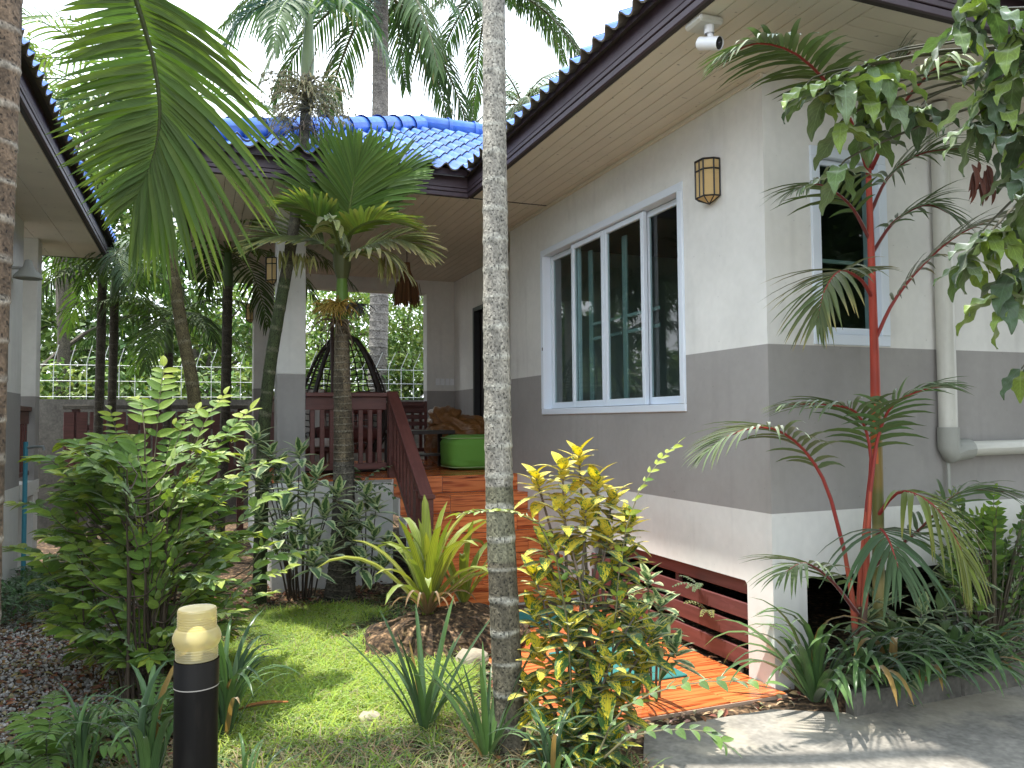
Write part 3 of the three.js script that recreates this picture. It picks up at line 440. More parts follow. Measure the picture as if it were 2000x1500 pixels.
{ // dark lamp on the neighbouring wall
  const l = thing('wall_sconce', 'small grey cone lamp on the neighbouring wall', 'wall lamp', [-1.699, 3.05, -8.9]); const g = new THREE.LatheGeometry([[0.001, 0.16], [0.03, 0.15], [0.045, 0.09], [0.13, -0.02], [0.125, -0.03]].map((p) => new THREE.Vector2(...p)), 20); const m = mesh('lamp_shade', g, M.pvcGrey, l, false); m.position.set(0.14, 0, 0); const b = new GB(); b.tube([V(-1.699, 3.12, -8.9), V(-1.56, 3.12, -8.9)], 0.015, C(1, 1, 1), 8); b.build('bracket', M.pvcGrey, l);
}
{ // camera under the eave
  const p = onY(1375, 40, TOP), c = thing('security_camera', 'white bullet security camera under the eave corner', 'camera', [p.x, TOP, p.z]);
  box(c, 'junction_box', p.x - 0.075, p.x + 0.075, TOP - 0.042, TOP - 0.001, p.z - 0.075, p.z + 0.075, M.pvc, { c: 0.012 });
  const g = new GB(); g.tube([V(p.x + 0.01, TOP - 0.042, p.z + 0.03), V(p.x + 0.01, TOP - 0.085, p.z + 0.03)], 0.026, C(1, 1, 1), 14); g.tube([V(p.x + 0.01, TOP - 0.08, p.z + 0.03), V(p.x + 0.015, TOP - 0.115, p.z + 0.045)], 0.015, C(1, 1, 1), 10); g.build('mount', M.plasticWhite, c);
  const a = V(p.x - 0.02, TOP - 0.115, p.z - 0.03), d = V(0.35, -0.3, 0.85).normalize(), b = a.clone().addScaledVector(d, 0.13), h = new GB(); h.tube([a, a.clone().addScaledVector(d, 0.012), a.clone().addScaledVector(d, 0.02), b], (t) => t < 0.1 ? 0.02 : 0.034, C(1, 1, 1), 20); h.build('body', M.plasticWhite, c);
  const rim = new GB(); rim.tube([b.clone().addScaledVector(d, -0.001), b.clone().addScaledVector(d, 0.008)], 0.0345, C(1, 1, 1), 20); rim.build('rim', M.plasticWhite, c);
  const f = mesh('lens', new THREE.CircleGeometry(0.031, 24), M.black, c); f.position.add(b.clone().addScaledVector(d, 0.002)); f.quaternion.setFromUnitVectors(V(0, 0, 1), d);
  const e = mesh('lens', new THREE.SphereGeometry(0.011, 12, 8), std({ color: C(0.02, 0.02, 0.03), roughness: 0.05 }), c); e.position.add(b.clone().addScaledVector(d, 0.003));
}
// thatch pendant
{
  const p = onZ(795, 570, -9.4), l = thing('pendant_lamp', 'brown thatch pendant lampshade hanging over the porch', 'lamp', [p.x, p.y, p.z]), g = new GB(), straw = C(0.15, 0.075, 0.032);
  const mat = std({ vertexColors: true, roughness: 0.95 });
  for (let k = 0; k < 340; k++) { const a = rr(0, 6.283), r = rr(0.03, 0.165), q = V(p.x + Math.cos(a) * r * 0.9, p.y + 0.19 - r * 0.55, p.z + Math.sin(a) * r * 0.9); g.ribbon({ p: q, d: V(Math.cos(a) * 0.3, -1, Math.sin(a) * 0.3), n: V(Math.cos(a), 0, Math.sin(a)), L: 0.26 + rr(-0.03, 0.05), W: rr(0.008, 0.016), segs: 2, droop: 1, prof: () => 1, col: vary(straw, 0.45) }); }
  g.build('thatch_skirt', mat, l); const n = new GB(); n.tube([V(p.x, p.y + 0.36, p.z), V(p.x, p.y + 0.27, p.z), V(p.x, p.y + 0.2, p.z), V(p.x, p.y + 0.11, p.z)], (t) => lerp(0.035, 0.11, t ** 2), straw, 14); n.build('neck', mat, l);
  const c = new GB(); c.tube([V(p.x, TOP, p.z), V(p.x, p.y + 0.35, p.z)], 0.006, C(0.03, 0.03, 0.03), 6); c.build('cord', M.stem, l);
}
// soft cushions and seats
function blob(w, h, d, e, seg, bump) { const g = new THREE.SphereGeometry(1, seg, Math.round(seg * 0.7)), p = g.attributes.position, s = (x) => Math.sign(x) * Math.pow(Math.abs(x), e); for (let i = 0; i < p.count; i++) { let x = s(p.getX(i)), y = s(p.getY(i)), z = s(p.getZ(i)); const b = bump ? bump(x, y, z) : 0; p.setXYZ(i, x * w / 2 * (1 + b), y * h / 2 * (1 + b), z * d / 2 * (1 + b)); } g.computeVertexNormals(); return g; }
{
  const p = onY(925, 919, FL), w = thing('beanbag', 'plump green fabric pouf with pale piping at the top of the steps', 'beanbag', [p.x + 0.12, FL, p.z - 0.33]); const green = std({ color: C(0.12, 0.30, 0.04), roughness: 0.8, bumpMap: plasterBump, bumpScale: 0.004 });
  const b = mesh('cover', blob(0.74, 0.41, 0.62, 0.42, 48, (x, y, z) => 0.03 * Math.sin(5 * x + 3 * z) * (1 - Math.abs(y)) + 0.015 * Math.sin(11 * y + 4 * x)), green, w, false); b.position.y = 0.2;
  for (const sy of [-1, 1]) { const g = new GB(), pts = []; for (let k = 0; k <= 60; k++) { const a = k / 60 * 6.2832, e = (x) => Math.sign(x) * Math.pow(Math.abs(x), 0.36); pts.push(V(w.position.x + e(Math.cos(a)) * 0.352, FL + 0.2 + sy * 0.166, w.position.z + e(Math.sin(a)) * 0.292)); } g.tube(pts, 0.007, C(0.32, 0.45, 0.2), 6); g.build('piping', M.stem, w); }
}
{
  const p = onY(905, 893, FL), w = thing('beanbag', 'slouched brown leather beanbag against the porch wall', 'beanbag', [3.18, FL, -9.95]); const lea = std({ color: C(0.20, 0.085, 0.022), roughness: 0.38, bumpMap: barkMap, bumpScale: 0.012 });
  const b = mesh('cover', blob(0.8, 0.66, 0.78, 0.7, 64, (x, y, z) => 0.07 * Math.sin(7 * x + 5 * y) * Math.sin(6 * z - 3 * y + 1) + 0.05 * Math.sin(13 * x - 9 * z + 6 * y)), lea, w, false); b.position.y = 0.3;
  const c = mesh('top_fold', blob(0.42, 0.3, 0.4, 0.8, 40, (x, y, z) => 0.14 * Math.sin(8 * x + 3 * z) * Math.cos(7 * y + 4 * z)), lea, w, false); c.position.set(-0.2, 0.6, 0.05);
}
{ // woven egg chair on a stand
  const z = -9.5, p = onZ(668, 700, z), cx = p.x + 0.02, ch = thing('egg_chair', 'dark woven rattan egg chair hanging from a stand on the porch', 'chair', [cx, FL, z]), dk = C(0.022, 0.014, 0.012); const apex = onZ(668, 652, z).y, by = FL + 0.22, H = apex - by, R = 0.56;
  const rad = (t) => R * Math.min(1, Math.pow((1 - t) / 0.66, 0.48)) * (t < 0.28 ? lerp(0.72, 1, Math.sin(t / 0.28 * Math.PI / 2)) : 1); const gap = 0.85;
  for (let k = 0; k < 17; k++) { const a = Math.PI / 2 + gap + (6.283 - 2 * gap) * k / 16, g = new GB(), pts = []; for (let j = 0; j <= 16; j++) { const t = j / 16; pts.push(V(cx + Math.cos(a) * rad(t), by + t * H, z + Math.sin(a) * rad(t))); } g.tube(pts, k % 16 === 0 ? 0.028 : k % 4 === 0 ? 0.016 : 0.008, dk, 6); g.build('rib', M.stem, ch); }
  for (let j = 1; j < 19; j++) { const t = j / 19.5, g = new GB(), pts = [], gg = t < 0.3 ? gap : gap; for (let k = 0; k <= 24; k++) { const a = Math.PI / 2 + gg + (6.283 - 2 * gg) * k / 24; pts.push(V(cx + Math.cos(a) * rad(t), by + t * H + 0.012 * Math.sin(k * 2.1), z + Math.sin(a) * rad(t))); } g.tube(pts, 0.0075, dk, 5); g.build('weave', M.stem, ch); }
  const s = new GB(); s.tube(curvePts([V(cx - 0.22, FL + 0.03, z + 0.62), V(cx - 0.23, FL + 1.0, z + 0.66), V(cx - 0.2, apex + 0.12, z + 0.5), V(cx, apex + 0.2, z + 0.05)], 20), 0.024, C(0.045, 0.022, 0.018), 8); s.tube([V(cx, apex + 0.2, z + 0.05), V(cx, apex - 0.04, z)], 0.008, dk, 6); s.build('stand', M.stem, ch);
  const f = new GB(); f.tube(new Array(25).fill(0).map((_, k) => V(cx + Math.cos(k / 24 * 6.2832) * 0.5, FL + 0.025, z + 0.2 + Math.sin(k / 24 * 6.2832) * 0.5)), 0.022, dk, 8); f.build('base_ring', M.stem, ch);
  const cu = mesh('seat_cushion', blob(0.8, 0.2, 0.75, 0.6, 32), std({ color: C(0.09, 0.025, 0.022), roughness: 0.9 }), ch, false); cu.position.set(0, 0.42, 0); const bc = mesh('back_cushion', blob(0.42, 0.26, 0.16, 0.5, 28), cu.material, ch, false); bc.position.set(0.22, 0.78, 0.3);
}
{ // table and chairs on the porch
  const t = thing('side_table', 'low dark wooden table behind the stair railing', 'table', [2.5, FL, -9.3]); box(t, 'tabletop', 2.1, 2.85, 1.44, 1.485, -9.6, -9.05, M.darkwood); for (const [x, z] of [[2.14, -9.56], [2.81, -9.56], [2.14, -9.1], [2.81, -9.1]]) box(t, 'leg', x - 0.025, x + 0.025, FL, 1.44, z - 0.025, z + 0.025, M.darkwood); box(t, 'shelf', 2.14, 2.81, 1.18, 1.2, -9.56, -9.1, M.darkwood);
  const seat = (x, z, label, cush) => { const c = thing('porch_chair', label, 'chair', [x, FL, z]); for (const [a, b, h] of [[-0.2, -0.2, 0.85], [0.2, -0.2, 0.85], [-0.2, 0.2, 0.42], [0.2, 0.2, 0.42]]) box(c, 'leg', x + a - 0.02, x + a + 0.02, FL, FL + h, z + b - 0.02, z + b + 0.02, M.redwood); box(c, 'seat', x - 0.23, x + 0.23, FL + 0.42, FL + 0.45, z - 0.23, z + 0.23, M.redwood); if (cush) { box(c, 'back_cushion', x - 0.2, x + 0.2, FL + 0.47, FL + 0.88, z - 0.175, z - 0.1, cush, { c: 0.03 }); } for (let k = 0; k < 4; k++) box(c, 'back_slat', x - 0.2, x + 0.2, FL + 0.5 + k * 0.095, FL + 0.56 + k * 0.095, z - 0.21, z - 0.185, M.redwood); };
  seat(2.25, -10.1, 'red wooden porch chair with a grey back cushion behind the low table', std({ color: C(0.30, 0.29, 0.26), roughness: 0.95 })); seat(2.85, -10.9, 'red wooden slatted chair by the rear porch railing', null);
  const l = thing('lounge_chair', 'tilted wooden lounge chair with white cushions behind the front porch column', 'chair', [0.3, 0, -8.9]); const wc = std({ color: C(0.6, 0.58, 0.55), roughness: 0.95 });
  for (const [n, w, h, d, x, y, z, rx, m] of [['back_cushion', 0.5, 0.75, 0.09, 1.15, 1.62, -9.6, -0.3, wc], ['backrest', 0.56, 0.82, 0.03, 1.15, 1.6, -9.67, -0.3, M.redwood], ['seat', 0.56, 0.05, 0.6, 1.15, 1.3, -9.3, 0.05, M.redwood], ['seat_cushion', 0.52, 0.09, 0.56, 1.15, 1.375, -9.3, 0.05, wc]]) { const b = box(l, n, x - w / 2, x + w / 2, y - h / 2, y + h / 2, z - d / 2, z + d / 2, m, { c: 0.012 }); b.rotation.x = rx; }
  for (const [x, z] of [[0.91, -9.55], [1.39, -9.55], [0.91, -9.05], [1.39, -9.05]]) box(l, 'leg', x - 0.025, x + 0.025, FL, 1.28, z - 0.025, z + 0.025, M.redwood);
}
// garden bollard light
{
  const D = 2.62, p = atD(382, 1400, D), x = p.x, z = p.z, b = thing('bollard_light', 'black post light with a ribbed yellowed glass jar top', 'garden light', [x, 0, z]); const r = 0.071, yj = atD(384, 1290, D).y, lean = (atD(390, 1290, D).x - atD(382, 1500, D).x) * 0.2;
  const g = new GB(); g.tube([V(x, -0.02, z), V(x + lean * 0.5, yj * 0.5, z), V(x + lean * 0.9, yj - 0.075, z)], r * 0.97, C(0.75, 0.75, 0.75), 32); g.build('post', new THREE.MeshPhysicalMaterial({ specularIntensity: 0.45, side: THREE.DoubleSide, color: C(0.0065, 0.0062, 0.0062), roughness: 0.5, vertexColors: true, map: tex(256, 256, (u, v) => { const k = 0.35 + 0.4 * fbm(u, v, 6, 3, 4) + 0.5 * clamp((fbm(u, v, 24, 6, 4) - 0.55) * 5); return [k, k * 0.92, k * 0.84]; }, [1, 0.5]) }), b);
  const c = new GB(); c.tube([V(x + lean * 0.9, yj - 0.08, z), V(x + lean, yj + 0.004, z)], r, C(0.9, 0.9, 0.9), 32); c.tube([V(x + lean, yj + 0.004, z), V(x + lean, yj + 0.004, z)], 0.06, C(0.9, 0.9, 0.9), 32); c.build('collar', new THREE.MeshPhysicalMaterial({ specularIntensity: 0.6, side: THREE.DoubleSide, color: C(0.006, 0.006, 0.0065), roughness: 0.42, vertexColors: true }), b);
  const sm = new GB(); sm.tube([V(x + lean * 0.9, yj - 0.083, z), V(x + lean * 0.9, yj - 0.0795, z)], r * 1.008, C(0.3, 0.28, 0.25), 32); sm.build('seam', M.stem, b);
  const prof = []; const H = 0.165; for (let k = 0; k <= 60; k++) { const t = k / 60; let q = 0.066; if (t > 0.24 && t < 0.6) q += 0.0105 * Math.sin((t - 0.24) / 0.36 * Math.PI); if (t < 0.24 || (t > 0.6 && t < 0.86)) q += 0.0016 * Math.sin(t * 130); if (t > 0.6) q -= 0.0045; if (t > 0.97) q -= 0.003; prof.push(new THREE.Vector2(q, t * H)); } for (const q of [0.05, 0.02, 0.001]) prof.push(new THREE.Vector2(q, H + (0.05 - q) * 0.04));
  const jar = mesh('glass_jar', new THREE.LatheGeometry(prof, 48), new THREE.MeshPhysicalMaterial({ color: C(0.93, 0.82, 0.45), roughness: 0.45, transmission: 0.78, thickness: 0, ior: 1.45, clearcoat: 0.8, clearcoatRoughness: 0.08, side: THREE.DoubleSide }), b, false); jar.position.set(lean, yj + 0.005, 0);
  const bulb = mesh('bulb', new THREE.SphereGeometry(0.034, 20, 16), std({ color: C(0.85, 0.85, 0.8), roughness: 0.3 }), b, false); bulb.position.set(lean, yj + 0.075, 0); const hold = new GB(); hold.tube([V(x + lean, yj, z), V(x + lean, yj + 0.05, z)], 0.018, C(0.5, 0.5, 0.48), 12); hold.build('lamp_holder', M.stem, b);
}

// ---------- palms ----------
const G = { deep: C(0.03, 0.075, 0.016), mid: C(0.065, 0.135, 0.018), fresh: C(0.12, 0.22, 0.02), lime: C(0.22, 0.31, 0.025), yellow: C(0.36, 0.33, 0.05), straw: C(0.42, 0.33, 0.13), brown: C(0.14, 0.075, 0.035), blue: C(0.035, 0.085, 0.045) };
const px3 = (l) => l.map(px3d);
// one frond: a rachis along pts, leaflets to both sides. split: each leaflet a mesh of its own
function frond(parent, pts, o = {}) {
  const { n = 26, L = 0.45, W = 0.03, a0 = 75, a1 = 28, start = 0.14, droop = 0.7, col = G.mid, tip, rc = G.fresh, r0 = 0.012, up, split = false, lift = 0.12, prof = leafletProf, segs = 5, fold = 0.22, jitter = 0.12, tipChance = 0.3, end = 0.45, mat = M.frond, skew } = o;
  const curve = new THREE.CatmullRomCurve3(pts), g = new GB(), N = 14, sp = curve.getPoints(N);
  g.tube(sp, (t) => lerp(r0, r0 * 0.22, t), rc, 6);
  const root = split ? g.build('frond', M.stem, parent) : null, out = split ? null : g;
  for (let i = 0; i <= n; i++) {
    const t = start + (1 - start) * (i / n), p = curve.getPoint(t), T = curve.getTangent(t), ref = up ? up.clone() : V(0, 1, 0);
    let nn = ref.addScaledVector(T, -ref.dot(T)); if (nn.lengthSq() < 0.02) nn = CF.clone().negate().addScaledVector(T, CF.dot(T)); nn.normalize(); const side = T.clone().cross(nn).normalize();
    const f = i / n, len = L * (0.5 + 0.5 * Math.sin(Math.PI * Math.pow(f, 0.75) * 0.92 + 0.18)) * lerp(1, end + 0.3, f * f), ang = lerp(a0, a1, f) * RAD;
    for (const s of [-1, 1]) {
      const k = skew && s === skew.s ? skew : null, an = k ? lerp(k.a0, k.a1, f) * RAD : ang, d = T.clone().multiplyScalar(Math.cos(an)).addScaledVector(side, s * Math.sin(an)).addScaledVector(nn, lift + rr(-jitter, jitter)).addScaledVector(T, rr(-jitter, jitter)), b = split ? new GB() : out;
      b.ribbon({ p, d, n: nn, L: len * rr(0.88, 1.08) * (k ? k.len : 1), W: W * lerp(1, 0.7, f) * rr(0.85, 1.15), droop: (k ? k.droop : droop) * rr(0.75, 1.3), segs, prof, fold, col: vary(col, 0.22), tip: tip && rnd() < tipChance ? tip : null });
      if (split) b.build('leaflet', mat, root);
    }
  }
  return split ? root : out.build('frond', mat, parent);
}
function arc(base, az, el, len, bend, n = 7) { const p = [base.clone()], d = V(Math.cos(az) * Math.cos(el), Math.sin(el), Math.sin(az) * Math.cos(el)); for (let k = 0; k < n; k++) { p.push(p[k].clone().addScaledVector(d, len / n)); d.y -= bend / n; d.normalize(); } return p; }
// ringed trunk along a path; cols(len, total) gives the bark colour, rings stand a little proud
function trunk(parent, path, rad, ring, base, ringCol, name = 'trunk', seg = 20, patch = 0.35) {
  const c = new THREE.CatmullRomCurve3(path), total = c.getLength(), rows = Math.min(960, Math.ceil(total / ring * 11)), pts = c.getSpacedPoints(rows), g = new GB();
  const jit = []; for (let k = 0; k < 400; k++) jit.push(rr(-0.3, 0.3));
  const phase = (len, a) => { const q = len / ring + 0.10 * Math.sin(a + jit[Math.floor(len / ring) % 400] * 20) * 0.5; const k = Math.floor(q), f = q - k; return [k, f]; };
  g.tube(pts, (t, a, len) => { const [k, f] = phase(len, a), b = f < 0.16 ? Math.sin(f / 0.16 * Math.PI) : 0; return rad(t) * (1 + 0.035 * b + 0.035 * (1 - f) + 0.010 * Math.sin(a * 3 + k)); },
    (t, a, len) => { const [k, f] = phase(len, a), s = f < 0.17 ? Math.sin(f / 0.17 * Math.PI) : 0, q = 1 + 0.25 * jit[(k * 7) % 400] + patch * (vnoise(a * 2 + 40, len * 6, 64, 256) - 0.5); const bb = typeof base === 'function' ? base(t) : base; return C(lerp(bb.r * q, ringCol.r, s), lerp(bb.g * q, ringCol.g, s), lerp(bb.b * q, ringCol.b, s)); }, seg);
  return g.build(name, M.bark, parent);
}
const shaft = (parent, a, b, r0, r1, c0, c1) => { const g = new GB(), pts = []; for (let k = 0; k <= 10; k++) pts.push(a.clone().lerp(b, k / 10)); g.tube(pts, (t) => lerp(r0, r1, t) * (1 + 0.25 * Math.sin(Math.PI * clamp(t * 1.2)) * (1 - t)), (t) => c0.clone().lerp(c1, t), 16); return g.build('crownshaft', M.stem, parent); };
function fruit(parent, at, n, spread, drop, c, r = 0.0035, name = 'seed_cluster', nuts) {
  const g = new GB(); for (let k = 0; k < n; k++) { const a = rr(0, 6.283), d = V(Math.cos(a) * rr(0.4, 1), rr(-0.2, 0.7), Math.sin(a) * rr(0.4, 1)).normalize(), pts = [at.clone()]; const L = spread * rr(0.6, 1.1); for (let j = 0; j < 5; j++) { pts.push(pts[j].clone().addScaledVector(d, L / 5).add(V(rr(-1, 1), rr(-1, 1), rr(-1, 1)).multiplyScalar(L * 0.035))); d.y -= drop / 5; d.normalize(); } const cc = vary(c, 0.35); g.tube(pts, (t) => r * lerp(1, 0.55, t), cc, 4); if (nuts) for (let j = 2; j < 6; j++) { const q = pts[j]; g.tube([q.clone().add(V(0, 0.012, 0)), q, q.clone().add(V(0, -0.014, 0))], (t) => (t > 0.2 && t < 0.8 ? nuts : nuts * 0.3), vary(c, 0.4), 5); } }
  return g.build(name, M.stem, parent);
}
// front palm: pale grey ringed trunk
{
  const path = px3([[1003, 1560, 3.82], [996, 1400, 3.86], [984, 1180, 3.9], [975, 940, 3.95], [970, 700, 4.0], [967, 400, 4.08], [965, 100, 4.18], [963, -200, 4.3], [962, -560, 4.5], [962, -1000, 5.0]]); path[0].y = -0.04; path[9].add(V(-0.15, 4.6, -0.2));
  const p = thing('ringed_palm', 'tall slender palm with a pale grey ringed trunk in front of the steps', 'palm tree', [path[0].x, 0, path[0].z]);
  trunk(p, path, (t) => lerp(0.074, 0.059, clamp(t * 3.5)), 0.15, (t) => t < 0.078 ? C(0.19, 0.165, 0.12) : t < 0.108 ? C(0.24, 0.23, 0.16) : C(0.43, 0.40, 0.355), C(0.62, 0.60, 0.54), 'trunk', 28, 0.6);
  const top = path[9]; shaft(p, top, top.clone().add(V(0, 0.75, 0)), 0.06, 0.05, C(0.14, 0.24, 0.06), C(0.12, 0.24, 0.04)); const c = top.clone().add(V(0, 0.75, 0));
  for (let k = 0; k < 8; k++) frond(p, arc(c, k * 0.785 + 0.5, 0.75, 1.9, 1.5), { n: 26, L: 0.5, W: 0.035, droop: 0.9, col: G.mid });
}
// palm at the picture's edge with the long hanging frond
{
  const D = 3.0, path = px3([[-60, 1700, D], [-52, 1400, D], [-44, 1100, D], [-34, 800, D], [-24, 560, D], [-14, 380, D + 0.02], [-3, 150, D + 0.05], [4, -80, D + 0.1], [10, -420, D + 0.2]]);
  const p = thing('ringed_palm', 'palm with a brown white ringed trunk and one long hanging frond beside the neighbouring eave', 'palm tree', [path[0].x, 0, path[0].z]);
  path[0].y = -0.04; trunk(p, path, (t) => lerp(0.082, 0.066, t), 0.15, C(0.21, 0.145, 0.10), C(0.50, 0.45, 0.39), 'trunk', 26, 0.9);
  const top = path[8]; shaft(p, top, top.clone().add(V(0, 0.6, 0)), 0.068, 0.055, C(0.14, 0.24, 0.06), C(0.12, 0.24, 0.04)); const c = top.clone().add(V(0, 0.6, 0));
  const fp = [c, atD(120, -420, 3.4), atD(215, -170, 3.8), atD(262, -10, 4.0), atD(298, 110, 4.15), atD(312, 210, 4.2), atD(308, 270, 4.22), atD(292, 330, 4.24), atD(268, 385, 4.25)];
  frond(p, fp, { split: true, n: 58, start: 0.36, L: 0.92, W: 0.052, a0: 66, a1: 14, droop: 0.62, skew: { s: 1, a0: 108, a1: 24, len: 0.62, droop: 0.3 }, col: C(0.085, 0.16, 0.012), tip: G.lime, up: CF.clone().negate().add(V(0.45, 0.25, 0)), r0: 0.02, rc: C(0.05, 0.06, 0.02), lift: 0.16, jitter: 0.1, segs: 7, end: 0.55, tipChance: 0.25 });
  for (const az of [2.4, 3.3, 4.2, 5.1, 1.4]) frond(p, arc(c, az, 0.8, 2.0, 1.6), { n: 26, L: 0.55, W: 0.036, droop: 0.9, col: G.mid });
}
// slim leaning palm behind the shrub
{
  const path = px3([[392, 960, 7.5], [384, 830, 7.5], [374, 740, 7.5], [355, 640, 7.5], [340, 540, 7.5], [326, 440, 7.5], [315, 350, 7.5], [306, 285, 7.5]]); path.unshift(V(path[0].x + 0.05, -0.05, path[0].z));
  const p = thing('leaning_palm', 'slim tan palm stem leaning over the green shrub with bright fronds', 'palm tree', [path[0].x, 0, path[0].z]); trunk(p, path, (t) => lerp(0.068, 0.048, t), 0.2, C(0.20, 0.165, 0.085), C(0.33, 0.29, 0.19));
  const c = path[path.length - 1]; shaft(p, c, c.clone().add(V(0, 0.3, 0)), 0.05, 0.035, C(0.16, 0.25, 0.05), C(0.14, 0.24, 0.04)); const t = c.clone().add(V(0, 0.3, 0));
  for (const [az, el, len, b] of [[3.1, 0.5, 1.6, 1.3], [2.6, 0.15, 1.4, 1.4], [3.6, 0.9, 1.7, 1.5], [0.3, 0.6, 1.3, 1.5], [5.4, 1.0, 1.4, 1.2], [2.1, 0.7, 1.8, 1.6], [4.3, 0.4, 1.5, 1.2], [3.3, 0.25, 1.8, 0.9], [2.9, 0.8, 2.0, 1.2]]) frond(p, arc(t, az, el, len, b), { n: 24, L: 0.5, W: 0.036, droop: 0.55, col: G.lime.clone().lerp(G.fresh, rr(0.2, 0.9)), tip: G.yellow });
  fruit(p, c.clone().add(V(0.02, 0.05, 0.05)), 24, 0.28, 1.8, C(0.06, 0.03, 0.045), 0.005, 'seed_cluster', 0.008);
}
// leaning green stemmed palm that rises in front of the porch roof
{
  const path = px3([[513, 900, 7.05], [516, 830, 7.05], [527, 720, 7.05], [545, 610, 7.05], [563, 510, 7.05], [577, 420, 7.05], [588, 320, 7.05], [596, 230, 7.05], [600, 150, 7.05]]); path.unshift(V(path[0].x - 0.02, -0.05, path[0].z));
  const p = thing('leaning_palm', 'dark green ringed palm stem leaning past the porch column with stringy seed clusters', 'palm tree', [path[0].x, 0, path[0].z]); trunk(p, path, (t) => lerp(0.062, 0.042, t), 0.19, (t) => t < 0.62 ? C(0.07, 0.092, 0.035) : C(0.12, 0.105, 0.075), C(0.20, 0.20, 0.13), 'trunk', 18, 0.5);
  const c = path[path.length - 1], t = atD(604, 30, 7.05); shaft(p, c, t, 0.055, 0.035, C(0.17, 0.21, 0.10), C(0.20, 0.26, 0.12));
  for (let k = 0; k < 3; k++) fruit(p, atD(597 + k * 4, 175 + k * 18, 6.99), 60, rr(0.42, 0.58), 1.5, C(0.13, 0.115, 0.055).multiplyScalar(1.7), 0.005, 'seed_cluster', 0.009);
  fruit(p, atD(588, 250, 7.0), 26, 0.42, 2.4, C(0.12, 0.09, 0.06), 0.004);
  const F = (l, o) => frond(p, px3(l), { n: 26, L: 0.46, W: 0.042, droop: 1.15, col: C(0.055, 0.125, 0.02), r0: 0.016, ...o });
  F([[604, 30, 7.05], [650, -10, 7.0], [700, 20, 6.9], [740, 75, 6.85], [765, 150, 6.8]], { tip: G.yellow, tipChance: 0.55, col: G.mid, split: true, n: 22 }); F([[604, 30, 7.05], [540, 5, 7.0], [480, 30, 6.95], [440, 85, 6.9]], {}); F([[604, 30, 7.05], [560, -60, 7], [500, -80, 7], [420, -40, 6.9]], {});
  F([[604, 30, 7.05], [660, -70, 7.1], [760, -90, 7.1], [850, -30, 7.1], [900, 30, 7.1]], { split: true, n: 24, col: C(0.06, 0.15, 0.025) }); F([[604, 30, 7.05], [615, -80, 7.3], [640, -140, 7.6], [690, -130, 7.9]], {}); F([[604, 30, 7.05], [570, 0, 6.8], [545, 30, 6.5], [535, 90, 6.3]], { L: 0.4 });
  F([[604, 30, 7.05], [580, -80, 7.3], [520, -140, 7.6], [450, -120, 7.9]], {}); F([[604, 30, 7.05], [630, 0, 7.4], [690, 0, 7.7], [740, 60, 7.9]], {});
}
